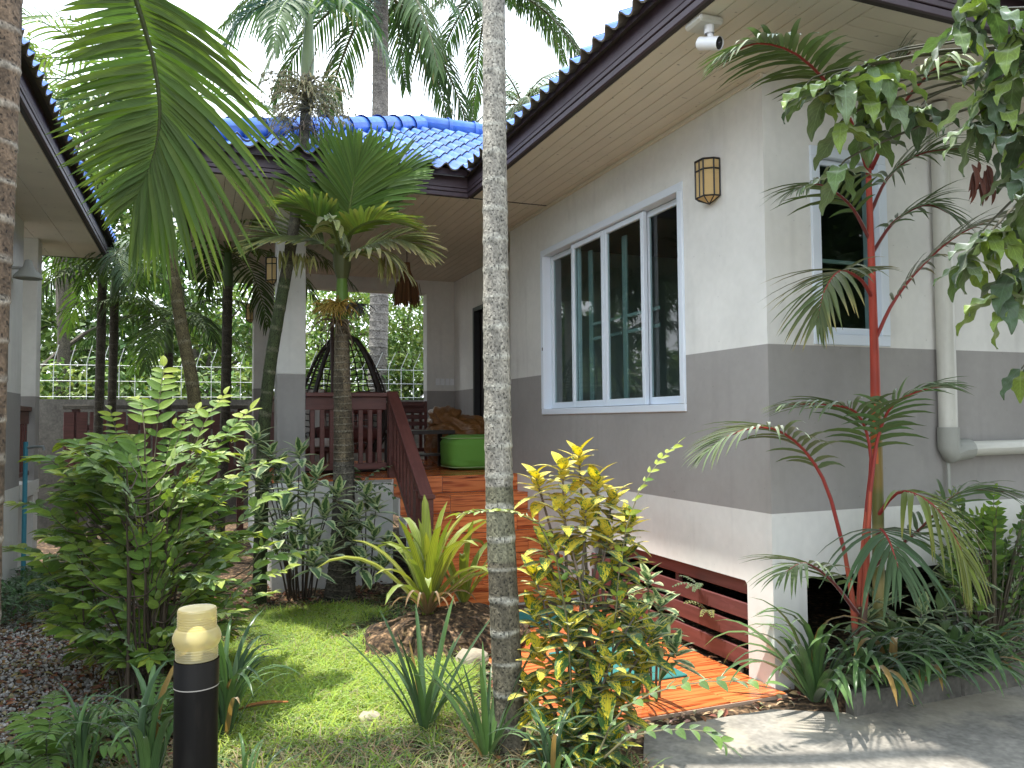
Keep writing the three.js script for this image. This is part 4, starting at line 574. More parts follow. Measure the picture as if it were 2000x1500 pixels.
// short stout palm in front of the porch
{
  const path = [V(0, 0, 0), ...px3([[667, 1120, 7.2], [671, 1000, 7.2], [671, 860, 7.2], [668, 740, 7.2], [668, 625, 7.2]])]; path[0].set(path[1].x - 0.02, -0.04, path[1].z);
  const p = thing('short_palm', 'short ringed palm with broad fronds and yellow flower sprays before the porch', 'palm tree', [path[0].x, 0, path[0].z]);
  trunk(p, path, (t) => t < 0.25 ? lerp(0.15, 0.105, Math.pow(t / 0.25, 0.6)) : lerp(0.105, 0.062, (t - 0.25) / 0.75), 0.062, (t) => t < 0.5 ? C(0.13, 0.115, 0.095) : C(0.165, 0.13, 0.085), C(0.29, 0.26, 0.21), 'trunk', 24, 1.3);
  const a = path[5], b = atD(668, 520, 7.2); shaft(p, a, b, 0.05, 0.045, C(0.11, 0.2, 0.03), C(0.09, 0.17, 0.02)); const boot = new GB(); boot.tube(px3([[669, 545, 7.2], [668, 522, 7.2], [668, 490, 7.2], [670, 460, 7.2]]), (t) => lerp(0.05, 0.085, Math.sin(t * 3.0)), C(0.07, 0.08, 0.025), 14); boot.build('leaf_bases', M.stem, p);
  fruit(p, atD(662, 598, 7.1), 120, 0.24, 1.7, C(0.30, 0.19, 0.035), 0.0045, 'flower_spray'); fruit(p, atD(645, 605, 7.08), 70, 0.2, 1.6, C(0.33, 0.22, 0.04), 0.004, 'flower_spray'); fruit(p, atD(695, 600, 7.15), 70, 0.2, 1.9, C(0.06, 0.06, 0.065), 0.005, 'flower_spray'); fruit(p, atD(655, 630, 7.1), 20, 0.3, 2.6, C(0.12, 0.085, 0.05), 0.006);
  const F = (l, o) => frond(p, px3(l), { split: true, n: 25, L: 0.62, W: 0.050, a0: 58, a1: 5, droop: 0.3, col: G.fresh, start: 0.25, prof: bluntProf, r0: 0.02, rc: C(0.1, 0.13, 0.03), fold: 0.26, lift: 0.2, jitter: 0.05, end: 0.6, segs: 6, ...o });
  F([[668, 500, 7.2], [650, 430, 7.15], [635, 370, 7.1], [620, 330, 7.1]], { up: V(0.2, 0.2, 1), L: 0.66, n: 28 });
  F([[668, 500, 7.2], [700, 420, 7.2], [745, 365, 7.15], [790, 345, 7.1]], { up: V(-0.3, 0.6, 1), L: 0.62, n: 28 });
  F([[668, 500, 7.2], [695, 440, 7.4], [730, 400, 7.7], [760, 390, 7.9]], { col: G.mid }); F([[668, 500, 7.2], [680, 425, 7.1], [690, 360, 7.05], [698, 320, 7.05]], { up: V(0, 0.2, 1), L: 0.62, n: 26 });
  F([[664, 505, 7.2], [620, 470, 7.1], [560, 462, 7.0], [510, 475, 6.95]], { L: 0.46, col: C(0.13, 0.17, 0.03), tip: G.yellow, tipChance: 0.7, up: V(0, 1, 0.7) });
  F([[675, 505, 7.2], [725, 478, 7.1], [780, 470, 7.0], [820, 490, 6.95]], { L: 0.46, col: C(0.22, 0.24, 0.04), tip: G.straw, tipChance: 0.85, up: V(0, 1, 0.8), droop: 0.5 });
  F([[668, 505, 7.2], [640, 445, 6.9], [600, 410, 6.7], [565, 405, 6.6]], { L: 0.4, col: G.fresh, tip: G.yellow });
  F([[668, 500, 7.2], [690, 450, 6.9], [740, 430, 6.75], [790, 440, 6.7]], { L: 0.42, col: G.lime, tip: G.yellow, tipChance: 0.5 });
  F([[668, 500, 7.2], [655, 440, 7.5], [625, 400, 7.8], [590, 400, 8.0]], { col: G.mid }); F([[668, 505, 7.2], [660, 470, 6.95], [650, 440, 6.8], [648, 425, 6.7]], { n: 5, L: 0.26, W: 0.11, col: C(0.36, 0.40, 0.17), droop: 1.9, up: V(0, 1, 0.6) });
  F([[668, 508, 7.2], [700, 495, 7.0], [745, 490, 6.8], [790, 530, 6.75]], { L: 0.36, n: 9, col: C(0.34, 0.34, 0.10), tip: G.straw, tipChance: 0.8, droop: 1.1 });
  for (const [x, y] of [[560, 490], [600, 500], [745, 500], [770, 510], [585, 495]]) { const g = new GB(); for (let k = 0; k < 6; k++) g.ribbon({ p: atD(x + rr(-14, 14), y, 7.0 + rr(-0.1, 0.1)), d: V(rr(-0.3, 0.3), -1, 0.2), n: V(0, 0, 1), L: rr(0.12, 0.3), W: 0.02, segs: 4, droop: 0.2, col: vary(G.straw.clone().lerp(G.mid, 0.5), 0.3) }); g.build('dry_leaflets', M.dry, p); }
}
// coconut palms far behind
function coconut(label, l, d, r, crown, n, L, seedv) {
  const path = px3(l.map(([x, y]) => [x, y, d])); path.unshift(V(path[0].x - 0.1, -0.05, path[0].z)); const p = thing('coconut_palm', label, 'palm tree', [path[0].x, 0, path[0].z], 'coconut palms behind the house'); trunk(p, path, (t) => lerp(r * 1.15, r * 0.8, t), 0.16, C(0.33, 0.30, 0.28), C(0.45, 0.42, 0.39), 'trunk', 18, 0.7);
  const c = path[path.length - 1]; for (let k = 0; k < n; k++) { const a = k / n * 6.283 + seedv, el = [1.0, 0.55, 0.1, -0.25][k % 4]; frond(p, arc(c, a, el, L * rr(0.9, 1.1), 1.75), { n: 46, L: L * 0.24, W: 0.055 * L / 3, a0: 66, a1: 30, droop: 1.5, col: G.deep.clone().lerp(G.mid, rr(0, 1)), tip: G.straw, tipChance: 0.12, r0: 0.04, rc: C(0.12, 0.13, 0.04), segs: 4 }); }
  fruit(p, c.clone().add(V(0, -0.1, 0.2)), 14, 0.6, 2, C(0.16, 0.12, 0.05), 0.02, 'coconut_cluster');
}
coconut('tall coconut palm with a straight grey trunk rising behind the porch roof', [[735, 790], [738, 700], [741, 570], [742, 300], [743, 150], [744, -20]], 15, 0.17, 1, 17, 3.6, 0.3);
coconut('small distant coconut palm peeking over the main roof edge', [[1018, 600], [1019, 300], [1020, 205]], 30, 0.2, 1, 14, 2.6, 0.9);
coconut('coconut palm whose fronds hang behind the grey trunk over the roof', [[968, 600], [966, 200], [962, -30]], 19, 0.17, 1, 15, 3.6, 1.9);
// shaded palms between the two houses
{
  const at = [[200, 640, 10.4], [224, 600, 10.9], [445, 620, 9.3], [330, 700, 11.2]];
  const labels = ['dark stemmed palm with drooping fronds under the neighbouring eave corner', 'palm with hanging dry sheaths beside the plank fence', 'shaded palm with dark fronds beside the rear porch column', 'low palm with broad lit fronds in front of the plank fence'];
  at.forEach(([x, y, d], i) => {
    const c = atD(x, [555, 585, 560, 690][i], d), p = thing('shade_palm', labels[i], 'palm tree', [c.x, 0, c.z], 'palms between the houses');
    trunk(p, [V(c.x - 0.08, -0.05, c.z), V(c.x - 0.02, c.y * 0.5, c.z), c], (t) => 0.055, 0.16, C(0.10, 0.085, 0.065), C(0.17, 0.155, 0.125)); shaft(p, c, c.clone().add(V(0, 0.4, 0)), 0.06, 0.04, C(0.06, 0.10, 0.03), C(0.06, 0.11, 0.03)); const t = c.clone().add(V(0, 0.4, 0));
    for (let k = 0; k < 10; k++) frond(p, arc(t, k * 0.628 + i, 0.75 - 0.3 * (k % 3), rr(1.3, 1.7), 1.7), { n: 26, L: 0.5, W: 0.042, droop: 1.0, col: G.deep.clone().lerp(G.fresh, rr(0.1, 0.9)), tip: G.lime, tipChance: 0.15 });
  });
}
// red stemmed palm clump by the side wall
{
  const base = V(3.86, 0.07, -3.6), p = thing('red_palm', 'clumping palm with glossy red stems against the side wall', 'palm tree', base.toArray()), D = 4.62, red = C(0.36, 0.04, 0.02);
  const stem = (l, r0, r1, cf, nm = 'stem') => { const g = new GB(), pts = curvePts(px3(l), 26); g.tube(pts, (t) => lerp(r0, r1, t), cf, 14); g.build(nm, M.stem, p); };
  stem([[1718, 1330, D], [1716, 1150, D], [1715, 1020, D], [1713, 900, D], [1711, 780, D]], 0.036, 0.030, (t) => t < 0.62 ? (Math.floor(t * 14) % 3 === 0 ? C(0.30, 0.25, 0.10) : C(0.12, 0.12, 0.03)) : C(0.19, 0.13, 0.03)); stem([[1711, 905, D], [1710, 780, D], [1708, 690, D], [1704, 570, D], [1700, 450, D], [1696, 330, D]], 0.031, 0.016, (t, a, len) => { const q = 0.72 + 0.55 * vnoise(a * 1.5 + 5, len * 10, 64, 256), k = t < 0.2 ? C(0.42, 0.085, 0.018) : red; return C(k.r * q, k.g * q, k.b * q); });
  for (const l of [[[1672, 1330, 4.5], [1668, 1200, 4.5], [1650, 1078, 4.5]], [[1676, 1330, 4.55], [1680, 1150, 4.55], [1692, 998, 4.55]], [[1680, 1320, 4.5], [1690, 1150, 4.5], [1700, 958, 4.5]]]) stem(l, 0.024, 0.011, (t, a, len) => { const q = 0.75 + 0.5 * vnoise(a * 1.5 + 9, len * 14, 64, 256); return t < 0.4 ? C(0.11 * q, 0.06 * q, 0.04 * q) : C(0.34 * q, 0.06 * q, 0.03 * q); });
  const rc = C(0.24, 0.025, 0.02), F = (l, o) => frond(p, px3(l), { n: 24, W: 0.032, a0: 62, a1: 20, droop: 0.7, col: C(0.075, 0.14, 0.022), rc, r0: 0.012, start: 0.26, lift: 0.2, ...o, L: (o.L ?? 0.34) * 1.3 });
  F([[1703, 580, D], [1680, 545, 4.5], [1640, 530, 4.35], [1610, 570, 4.25], [1598, 625, 4.2]], { split: true, tip: C(0.45, 0.36, 0.12), tipChance: 0.6, col: C(0.10, 0.14, 0.035), L: 0.36 });
  F([[1709, 665, D], [1745, 590, 4.55], [1800, 520, 4.5], [1870, 460, 4.45], [1945, 425, 4.4]], { split: true, n: 22, col: C(0.075, 0.105, 0.03), L: 0.3, tip: G.straw, tipChance: 0.3 });
  F([[1650, 1080, 4.5], [1610, 940, 4.45], [1560, 868, 4.4], [1500, 835, 4.3], [1425, 850, 4.2], [1385, 880, 4.15]], { split: true, n: 24, L: 0.32, col: C(0.11, 0.17, 0.06) });
  F([[1692, 1000, 4.55], [1700, 880, 4.5], [1672, 805, 4.45], [1610, 790, 4.4], [1540, 790, 4.3]], { split: true, n: 22, L: 0.33, col: C(0.085, 0.15, 0.03), tip: G.lime }); F([[1700, 960, 4.5], [1716, 850, 4.45], [1745, 790, 4.35], [1800, 762, 4.25], [1838, 755, 4.2]], { split: true, n: 18, L: 0.28, col: C(0.095, 0.2, 0.045) });
  F([[1712, 1010, D], [1760, 960, 4.4], [1820, 985, 4.25], [1870, 1060, 4.15], [1890, 1120, 4.1]], { split: true, n: 20, L: 0.36, W: 0.038, col: C(0.21, 0.26, 0.03), tip: G.yellow, tipChance: 0.4, droop: 1.3 }); F([[1712, 1050, D], [1722, 1035, 4.35], [1738, 1060, 4.2], [1755, 1110, 4.1]], { split: true, n: 13, L: 0.42, W: 0.04, col: C(0.055, 0.12, 0.04), droop: 1.2, start: 0.2 });
  F([[1698, 350, D], [1668, 250, 4.4], [1618, 165, 4.15], [1545, 100, 3.95], [1475, 85, 3.85], [1425, 105, 3.8]], { split: true, n: 32, L: 0.32, W: 0.044, col: C(0.075, 0.14, 0.022), start: 0.34 }); F([[1697, 350, D], [1715, 220, 4.6], [1745, 140, 4.6], [1800, 80, 4.55]], { L: 0.3, n: 16, col: C(0.075, 0.14, 0.022) });
  F([[1698, 420, D], [1740, 340, 4.65], [1800, 300, 4.6], [1870, 290, 4.5]], { n: 18, L: 0.36, col: C(0.075, 0.14, 0.022) }); F([[1700, 470, D], [1660, 400, 4.6], [1600, 360, 4.5], [1560, 370, 4.4]], { n: 16, L: 0.32, col: C(0.075, 0.14, 0.022) }); F([[1700, 500, D], [1750, 430, 4.65], [1810, 400, 4.6], [1860, 420, 4.5]], { n: 16, L: 0.3, col: C(0.075, 0.14, 0.022) });
  F([[1702, 330, D], [1745, 240, 4.3], [1790, 170, 4.0], [1850, 120, 3.85], [1890, 130, 3.8]], { split: true, n: 16, L: 0.3, W: 0.034, col: C(0.26, 0.32, 0.14), droop: 1.4, start: 0.55 }); F([[1676, 1200, 4.5], [1620, 1130, 4.4], [1570, 1100, 4.3], [1530, 1120, 4.2]], { n: 13, L: 0.3, col: C(0.075, 0.14, 0.022) }); F([[1690, 1120, 4.5], [1790, 1040, 4.5], [1880, 960, 4.5], [1960, 960, 4.4]], { n: 18, L: 0.3, col: C(0.075, 0.14, 0.022) });
}

// ---------- broadleaf trees behind the boundary ----------
function crownLeaves(g, blobs, count, size, cols, droopy = 0.4) {
  const tot = blobs.reduce((s, b) => s + b[3] * b[4] * b[5], 0);
  for (const [x, y, z, rx, ry, rz] of blobs) {
    const nCl = Math.max(6, Math.round(count * rx * ry * rz / tot / 26));
    for (let c = 0; c < nCl; c++) {
      const u = rr(-1, 1), a = rr(0, 6.283), r = Math.pow(rnd(), 0.4), s = Math.sqrt(1 - u * u), q = V(x + rx * r * s * Math.cos(a), y + ry * r * u, z + rz * r * s * Math.sin(a)), cr = rr(0.18, 0.5) * Math.min(rx, ry, 1.2), tone = pick(cols);
      for (let k = 0; k < 26; k++) { const d = V(rr(-1, 1), rr(-1, 0.6), rr(-1, 1)).normalize(), p = q.clone().addScaledVector(V(rr(-1, 1), rr(-0.8, 0.8), rr(-1, 1)), cr); g.ribbon({ p, d, n: V(rr(-0.5, 0.5), 1, rr(-0.5, 0.5)), L: size * rr(0.7, 1.3), W: size * rr(0.5, 0.75), segs: 2, droop: droopy, prof: (t) => t === 0 ? 0.1 : t === 1 ? 0.06 : 1, fold: 0.12, col: vary(tone, 0.25) }); }
    }
  }
}
function tree(label, base, h, r, blobs, count, size, cols, group = 'trees beyond the boundary wall') {
  const p = thing('broadleaf_tree', label, 'tree', base.toArray(), group), t = new GB(), bark = C(0.12, 0.10, 0.075), top = V(base.x, h, base.z);
  t.tube(curvePts([base, V(base.x + 0.1, h * 0.5, base.z), top], 8), (q) => lerp(r, r * 0.5, q), bark, 8); for (const b of blobs) t.tube(curvePts([V(base.x + 0.05, h * 0.6, base.z), V((b[0] + base.x) / 2, (b[1] + h) / 2 - 0.2, (b[2] + base.z) / 2), V(b[0], b[1], b[2])], 6), (q) => lerp(r * 0.5, r * 0.12, q), bark, 6); t.build('trunk', M.bark, p);
  const g = new GB(); crownLeaves(g, blobs, count, size, cols); g.build('crown', M.tree, p);
}
const Tg = [C(0.10, 0.19, 0.03), C(0.16, 0.25, 0.035), C(0.08, 0.16, 0.025)], Tl = [C(0.17, 0.27, 0.035), C(0.23, 0.31, 0.05), C(0.10, 0.2, 0.03)];
const bl = (x, y, d, r, ry = r) => { const p = atD(x, y, d); return [p.x, p.y, p.z, r, ry, r]; };
tree('tall airy tree with bright round leaves behind the neighbouring roof', V(-2.3, 0, -15.8), 5.5, 0.14, [bl(85, 110, 16, 0.45), bl(120, 190, 16, 0.55), bl(165, 240, 16, 0.6), bl(190, 340, 16, 0.8), bl(250, 420, 16, 0.9), bl(130, 330, 16.5, 0.7), bl(330, 350, 16.5, 0.7), bl(210, 150, 17, 0.35), bl(260, 300, 17, 0.8), bl(160, 430, 16.5, 0.8)], 6000, 0.15, Tl);
tree('leafy tree with large dark leaves behind the wire fence by the plank fence', V(-3.2, 0, -15.4), 3, 0.12, [bl(120, 620, 15.5, 1.0), bl(230, 680, 15.5, 1.0), bl(60, 700, 15.3, 0.9), bl(320, 600, 15.8, 1.0), bl(180, 760, 15.2, 0.7, 0.5)], 3600, 0.19, Tg);
tree('bushy tree behind the gap beside the rear porch column', V(-0.1, 0, -16.2), 3, 0.12, [bl(400, 650, 16, 1.1), bl(470, 600, 16.2, 1.0), bl(440, 740, 15.6, 0.8), bl(520, 700, 16, 0.9), bl(350, 500, 16.5, 1.0)], 3400, 0.14, Tl);
tree('feathery light green tree seen through the porch beside the coconut trunk', V(2.3, 0, -16.5), 3.2, 0.12, [bl(630, 620, 16.3, 1.0), bl(690, 590, 16.4, 1.0), bl(620, 720, 15.6, 0.9), bl(700, 730, 15.6, 0.9), bl(660, 670, 16.6, 1.2)], 5200, 0.10, Tl);
tree('dense yellowish tree seen through the porch beside the rear wall', V(4.1, 0, -17), 3.2, 0.12, [bl(790, 620, 16.6, 1.1), bl(840, 690, 16.2, 1.0), bl(770, 720, 15.8, 0.9), bl(810, 560, 17, 1.1), bl(870, 600, 17, 1.1)], 5200, 0.10, Tl);
tree('dark mango tree filling the view far behind the boundary wall', V(1.2, 0, -21), 4, 0.2, [bl(300, 650, 20.5, 2.2), bl(520, 660, 21, 2.2), bl(700, 640, 21.5, 2.2), bl(880, 640, 22, 2.2), bl(100, 640, 20, 2.2)], 6500, 0.2, Tg);

{ const g = new GB(), blobs = []; for (let k = 0; k < 15; k++) blobs.push([-13 + k * 2.2, rr(1.6, 2.6), -24 + rr(-1, 1), 1.9, rr(1.8, 2.6), 1.2]); crownLeaves(g, blobs, 14000, 0.34, Tg); const m = g.build('treeline', M.tree, scene); tag(m, 'dense green thicket filling the gap far behind the boundary wall', 'trees', null, 'stuff'); }
{ const g = new GB(), blobs = []; for (let k = 0; k < 17; k++) blobs.push([-5.5 + k * 0.75, rr(1.9, 2.5), -15 + rr(-0.3, 0.3), 0.75, rr(0.6, 0.9), 0.4]); crownLeaves(g, blobs, 9500, 0.14, Tl); const m = g.build('undergrowth', M.tree, scene); tag(m, 'tangled light green undergrowth just behind the wire fence', 'undergrowth', null, 'stuff'); }
// ---------- leaf shapes shared by the shrubs: base at the origin, tip along +z ----------
function leafGeo(W, droop, o = {}) { const g = new GB(); g.ribbon({ p: V(0, 0, 0), d: V(0, 0.12 + droop * 0.25, 1), n: V(0, 1, 0), L: 1, W, droop, segs: o.segs ?? 6, fold: o.fold ?? 0.16, col: C(1, 1, 1), prof: o.prof, wave: o.wave ?? 0, stiff: o.stiff ?? 0 }); const q = g.geo(); q.deleteAttribute('color'); return q; }
const LG = { oval: [0.1, 0.35, 0.6].map((d) => leafGeo(0.46, d)), lance: [0.2, 0.5, 0.9].map((d) => leafGeo(0.30, d)), broad: [0.3, 0.6, 1.0].map((d) => leafGeo(0.40, d, { fold: 0.1, segs: 7 })), strapUp: [0.35, 0.7, 1.1].map((d) => leafGeo(0.06, d, { prof: strapProf, segs: 8, fold: 0.22 })), wavy: [0.3, 0.5, 0.8].map((d) => leafGeo(0.30, d, { wave: 0.16, segs: 14, fold: 0.12 })), strap: [1.7, 2.4, 3.1, 3.8].map((d) => leafGeo(0.072, d, { prof: strapProf, segs: 9, fold: 0.22, stiff: 0.12 })), brom: [0.5, 1.2, 2.2, 3.0].map((d) => leafGeo(0.105, d, { prof: (t) => Math.min(1, 0.8 + t) * Math.pow(1 - t, 0.3), segs: 9, fold: 0.3, stiff: 0.2 })) };
const bm = new THREE.Matrix4();
function leafAt(parent, geo, mat, p, dir, len, up = V(0, 1, 0), name = 'leaf', wide = 1) {
  const m = new THREE.Mesh(geo, mat); m.name = name; m.castShadow = m.receiveShadow = true; const z = dir.clone().normalize(), x = up.clone().cross(z); if (x.lengthSq() < 1e-4) x.set(1, 0, 0); x.normalize(); const y = z.clone().cross(x);
  bm.makeBasis(x, y, z); m.quaternion.setFromRotationMatrix(bm); m.scale.set(len * wide, len, len); m.position.copy(p).sub(parent.position); parent.add(m); return m;
}
function bake(list, parent, name, mat) {                                       // the leaves past the first few hundred, joined
  const byMat = new Map(); for (const m of list) { m.updateMatrix(); parent.remove(m); const g = m.geometry.clone().applyMatrix4(m.matrix); if (!byMat.has(m.material)) byMat.set(m.material, []); byMat.get(m.material).push(g); }
  for (const [mt, gs] of byMat) { const m = new THREE.Mesh(mergeGeometries(gs), mt); m.name = name; m.castShadow = m.receiveShadow = true; m.userData.kind = 'stuff'; parent.add(m); }
}
function keepNearest(parent, leaves, n) { leaves.sort((a, b) => a.getWorldPosition(V(0, 0, 0)).distanceTo(EYE) - b.getWorldPosition(V(0, 0, 0)).distanceTo(EYE)); parent.updateWorldMatrix(true, true); if (leaves.length > n) bake(leaves.slice(n), parent, 'inner_leaves'); }
M.shrub = [C(0.25, 0.40, 0.03), C(0.14, 0.28, 0.022), C(0.08, 0.18, 0.02), C(0.05, 0.12, 0.02)].map((c) => leafTone(c)); M.shrubNew = leafTone(C(0.40, 0.50, 0.03), { transmission: 0.45 });
// twig with leaves in two ranks; returns its leaves
function spray(parent, pts, n, len, mats, newMat, geos = LG.oval, stemG, stemCol = C(0.10, 0.085, 0.05), r = 0.004, newPart = 0.3) {
  const c = new THREE.CatmullRomCurve3(pts), out = []; stemG.tube(c.getPoints(7), (t) => lerp(r, r * 0.35, t), stemCol, 5);
  for (let i = 0; i < n; i++) { const t = lerp(0.18, 1, i / (n - 1)), p = c.getPoint(t), T = c.getTangent(t), side = T.clone().cross(V(0, 1, 0)).normalize(), up = side.clone().cross(T);
    for (const s of i === n - 1 ? [0] : [-1, 1]) { const d = T.clone().multiplyScalar(s ? 0.55 : 1).addScaledVector(side, s * 0.9).add(V(rr(-0.2, 0.2), rr(-0.35, 0.15), rr(-0.2, 0.2))), tipy = t > 1 - newPart && newMat; out.push(leafAt(parent, pick(geos), tipy && rnd() < 0.8 ? newMat : pick(mats), p, d, len * rr(0.75, 1.15) * (tipy ? 0.85 : 1), up.clone().add(V(rr(-0.4, 0.4), 0, rr(-0.4, 0.4))))); } }
  return out;
}
// big green shrub
{
  const c0 = onY(285, 1400, 0), p = thing('green_shrub', 'large bright green shrub with layered leafy twigs behind the bollard light', 'shrub', [c0.x, 0, c0.z]); const st = new GB(), bark = C(0.075, 0.055, 0.04), leaves = [], D = 4.85;
  const tips = []; for (let k = 0; k < 215; k++) { const f = k / 215, y = lerp(1310, 870, Math.pow(rnd(), 0.9)), w = y > 1150 ? lerp(250, 160, (y - 1150) / 140) : lerp(150, 285, (y - 870) / 280), x = 290 + rr(-w, w); tips.push([x, y, D + rr(-0.62, 0.6), f]); }
  for (const t of [[320, 715, 5], [270, 780, 4.9], [215, 800, 5], [440, 770, 5], [490, 800, 5.1], [120, 870, 4.8], [60, 900, 4.8], [180, 860, 4.9], [545, 900, 5], [580, 1010, 5], [590, 1080, 4.9], [30, 985, 4.7], [15, 1070, 4.6], [470, 860, 4.9], [385, 800, 5], [340, 830, 4.8], [560, 960, 4.9], [90, 950, 4.7], [250, 850, 4.7], [420, 900, 4.6]]) tips.push(t);
  const parents = [];
  tips.forEach(([x, y, d], i) => {
    const tip = atD(x, y, d), out = V(tip.x - c0.x, 0, tip.z - c0.z), r = out.length(), kk = r > 0.01 ? Math.max(0.3, 1 - rr(0.3, 0.5) / r) : 0.4, start = V(c0.x + out.x * kk, Math.max(0.25, tip.y - rr(0.06, 0.3) * (1 + (y < 860 ? 1 : 0))), c0.z + out.z * kk), mid = start.clone().lerp(tip, 0.55).add(V(0, 0.06, 0));
    let from; if (i % 6 && parents.length > 5) { from = parents.reduce((m, q) => (q.y < start.y && q.distanceTo(start) < m.distanceTo(start) ? q : m), parents[0]); st.tube(curvePts([from, from.clone().lerp(start, 0.5).add(V(0, -0.03, 0)), start], 4), (t) => lerp(0.005, 0.004, t), bark, 5); }
    else { const c = curvePts([V(c0.x + out.x * 0.12 + rr(-0.08, 0.08), -0.02, c0.z + out.z * 0.12 + rr(-0.08, 0.08)), V(c0.x + out.x * 0.25, start.y * 0.55, c0.z + out.z * 0.25), start], 8); st.tube(c, (t) => lerp(0.010, 0.004, t), bark, 5); parents.push(...c.slice(3)); }
    leaves.push(...spray(p, [start, mid, tip], 8 + Math.floor(r * 3), rr(0.085, 0.125), [M.shrub[0], M.shrub[0], M.shrub[1], M.shrub[1]], M.shrubNew, LG.oval, st));
  });
  st.build('stems', M.stem, p); p.updateMatrixWorld(true); keepNearest(p, leaves, 300);
}
// croton with yellow splashed leaves
{
  const c0 = onY(1150, 1455, 0), p = thing('croton_shrub', 'croton shrub with yellow splashed leaves beside the grey palm trunk', 'shrub', [c0.x, 0, c0.z]), st = new GB(), leaves = [], bark = C(0.15, 0.12, 0.09);
  const ros = [[1045, 925, 4.2, 0], [1098, 905, 4.1, 0], [1130, 880, 4.15, 0], [1165, 930, 4.1, 0], [1200, 965, 4.2, 0], [1095, 985, 4.0, 0], [1145, 985, 4.0, 0], [1235, 1010, 4.15, 1], [1190, 1035, 4.0, 1], [1060, 1050, 3.95, 1], [1120, 1070, 3.9, 1], [1040, 1110, 4.0, 1], [1225, 1075, 4.0, 2], [1085, 1140, 3.85, 1], [1150, 1150, 3.8, 2], [1215, 1145, 3.9, 2], [1040, 1190, 3.9, 1], [1110, 1215, 3.8, 2], [1180, 1215, 3.75, 1], [1245, 1195, 3.95, 2], [1050, 1265, 3.8, 0], [1125, 1290, 3.7, 2], [1195, 1285, 3.7, 1], [1255, 1275, 3.85, 1], [1030, 1330, 3.75, 1], [1090, 1345, 3.65, 2], [1160, 1360, 3.65, 2], [1230, 1345, 3.75, 1], [1275, 1230, 3.9, 2], [1120, 1420, 3.6, 3], [1190, 1430, 3.6, 3], [1060, 1420, 3.6, 3]];
  for (const [x, y, d, k] of ros) {
    const q = atD(x, y, d + rr(-0.1, 0.1)), b = V(c0.x + rr(-0.16, 0.16), -0.02, c0.z + rr(-0.12, 0.12)), dir = V(q.x - b.x, 0.9, q.z - b.z).normalize(); st.tube(curvePts([b, V(lerp(b.x, q.x, 0.35), q.y * 0.5, lerp(b.z, q.z, 0.35)), q], 7), (t) => lerp(0.012, 0.005, t), vary(bark, 0.2), 6);
    const n = 17; for (let i = 0; i < n; i++) { const a = i * 2.4 + rr(-0.3, 0.3), f = i / n, el = lerp(-0.7, 0.6, f), dd = V(Math.cos(a) * Math.cos(el), Math.sin(el), Math.sin(a) * Math.cos(el)).addScaledVector(dir, 0.25), kk = clamp(k + (f < 0.4 ? 1 : 0) + (rnd() < 0.2 ? 1 : 0) - (rnd() < 0.15 ? 1 : 0), 0, 3); leaves.push(leafAt(p, pick(LG.broad), M.croton[kk], q.clone().addScaledVector(dir, -0.17 * (1 - f)), dd, rr(0.135, 0.195) * lerp(1, 0.78, f), V(0, 1, 0), 'leaf', 1.1)); }
  }
  st.build('stems', M.stem, p); p.updateMatrixWorld(true); keepNearest(p, leaves, 300);
}
// long leafy branches that reach past the croton
function leafyBranch(label, l, n, len, mats, newMat) { const pts = px3(l), p = thing('leafy_branch', label, 'branch', pts[0].toArray()), st = new GB(); spray(p, pts, n, len, mats, newMat, LG.oval, st, C(0.13, 0.12, 0.06), 0.005, 0.9); st.build('twig', M.stem, p); }
leafyBranch('light green branch reaching up over the croton', [[1190, 1450, 3.75], [1205, 1150, 3.85], [1235, 990, 3.95], [1280, 910, 4.0], [1325, 865, 4.05]], 15, 0.07, [M.shrub[0], M.shrub[1]], M.shrubNew);
leafyBranch('fresh green branch crossing the grey palm trunk', [[1120, 1450, 3.7], [1100, 1150, 3.65], [1060, 1030, 3.6], [1000, 1000, 3.55], [940, 1000, 3.5], [895, 1005, 3.48]], 19, 0.07, [M.shrub[0], M.shrub[0], M.shrub[1]], M.shrubNew);
leafyBranch('leafy shoot stretching over the patio from the croton', [[1170, 1470, 3.5], [1210, 1390, 3.5], [1300, 1345, 3.45], [1400, 1330, 3.4], [1495, 1335, 3.35]], 11, 0.09, [M.shrub[1], M.shrub[2]], null);
leafyBranch('leafy shoot drooping above the pavement edge', [[1180, 1480, 3.4], [1230, 1440, 3.35], [1310, 1425, 3.3], [1380, 1430, 3.25], [1425, 1460, 3.22]], 10, 0.085, [M.shrub[1], M.shrub[2]], null);
// whorled variegated shrubs
function varied(label, base, ros, len, mats, red = 0.25, group = 'variegated shrubs') { const p = thing('variegated_shrub', label, 'shrub', base.toArray(), group), st = new GB(), leaves = []; for (const [x, y, d] of ros) { const q = px3d([x, y, d]), b = V(lerp(base.x, q.x, 0.3) + rr(-0.05, 0.05), base.y - 0.03, lerp(base.z, q.z, 0.3)); st.tube(curvePts([b, V(lerp(b.x, q.x, 0.4), lerp(b.y, q.y, 0.55), lerp(b.z, q.z, 0.4)), q], 6), (t) => lerp(0.009, 0.004, t), C(0.12, 0.10, 0.08), 5); const n = 12; for (let i = 0; i < n; i++) { const a = i * 2.4 + x, f = i / n, el = lerp(-0.5, 1.1, f); leaves.push(leafAt(p, pick(LG.lance), f > 0.93 && rnd() < red * 2 ? M.newRed : pick(mats), q.clone().add(V(0, -0.10 * (1 - f), 0)), V(Math.cos(a) * Math.cos(el), Math.sin(el), Math.sin(a) * Math.cos(el)), len * rr(0.85, 1.2) * lerp(1, 0.7, f), V(0, 1, 0), 'leaf', 1.4)); } } st.build('stems', M.stem, p); p.updateMatrixWorld(true); keepNearest(p, leaves, 300); }
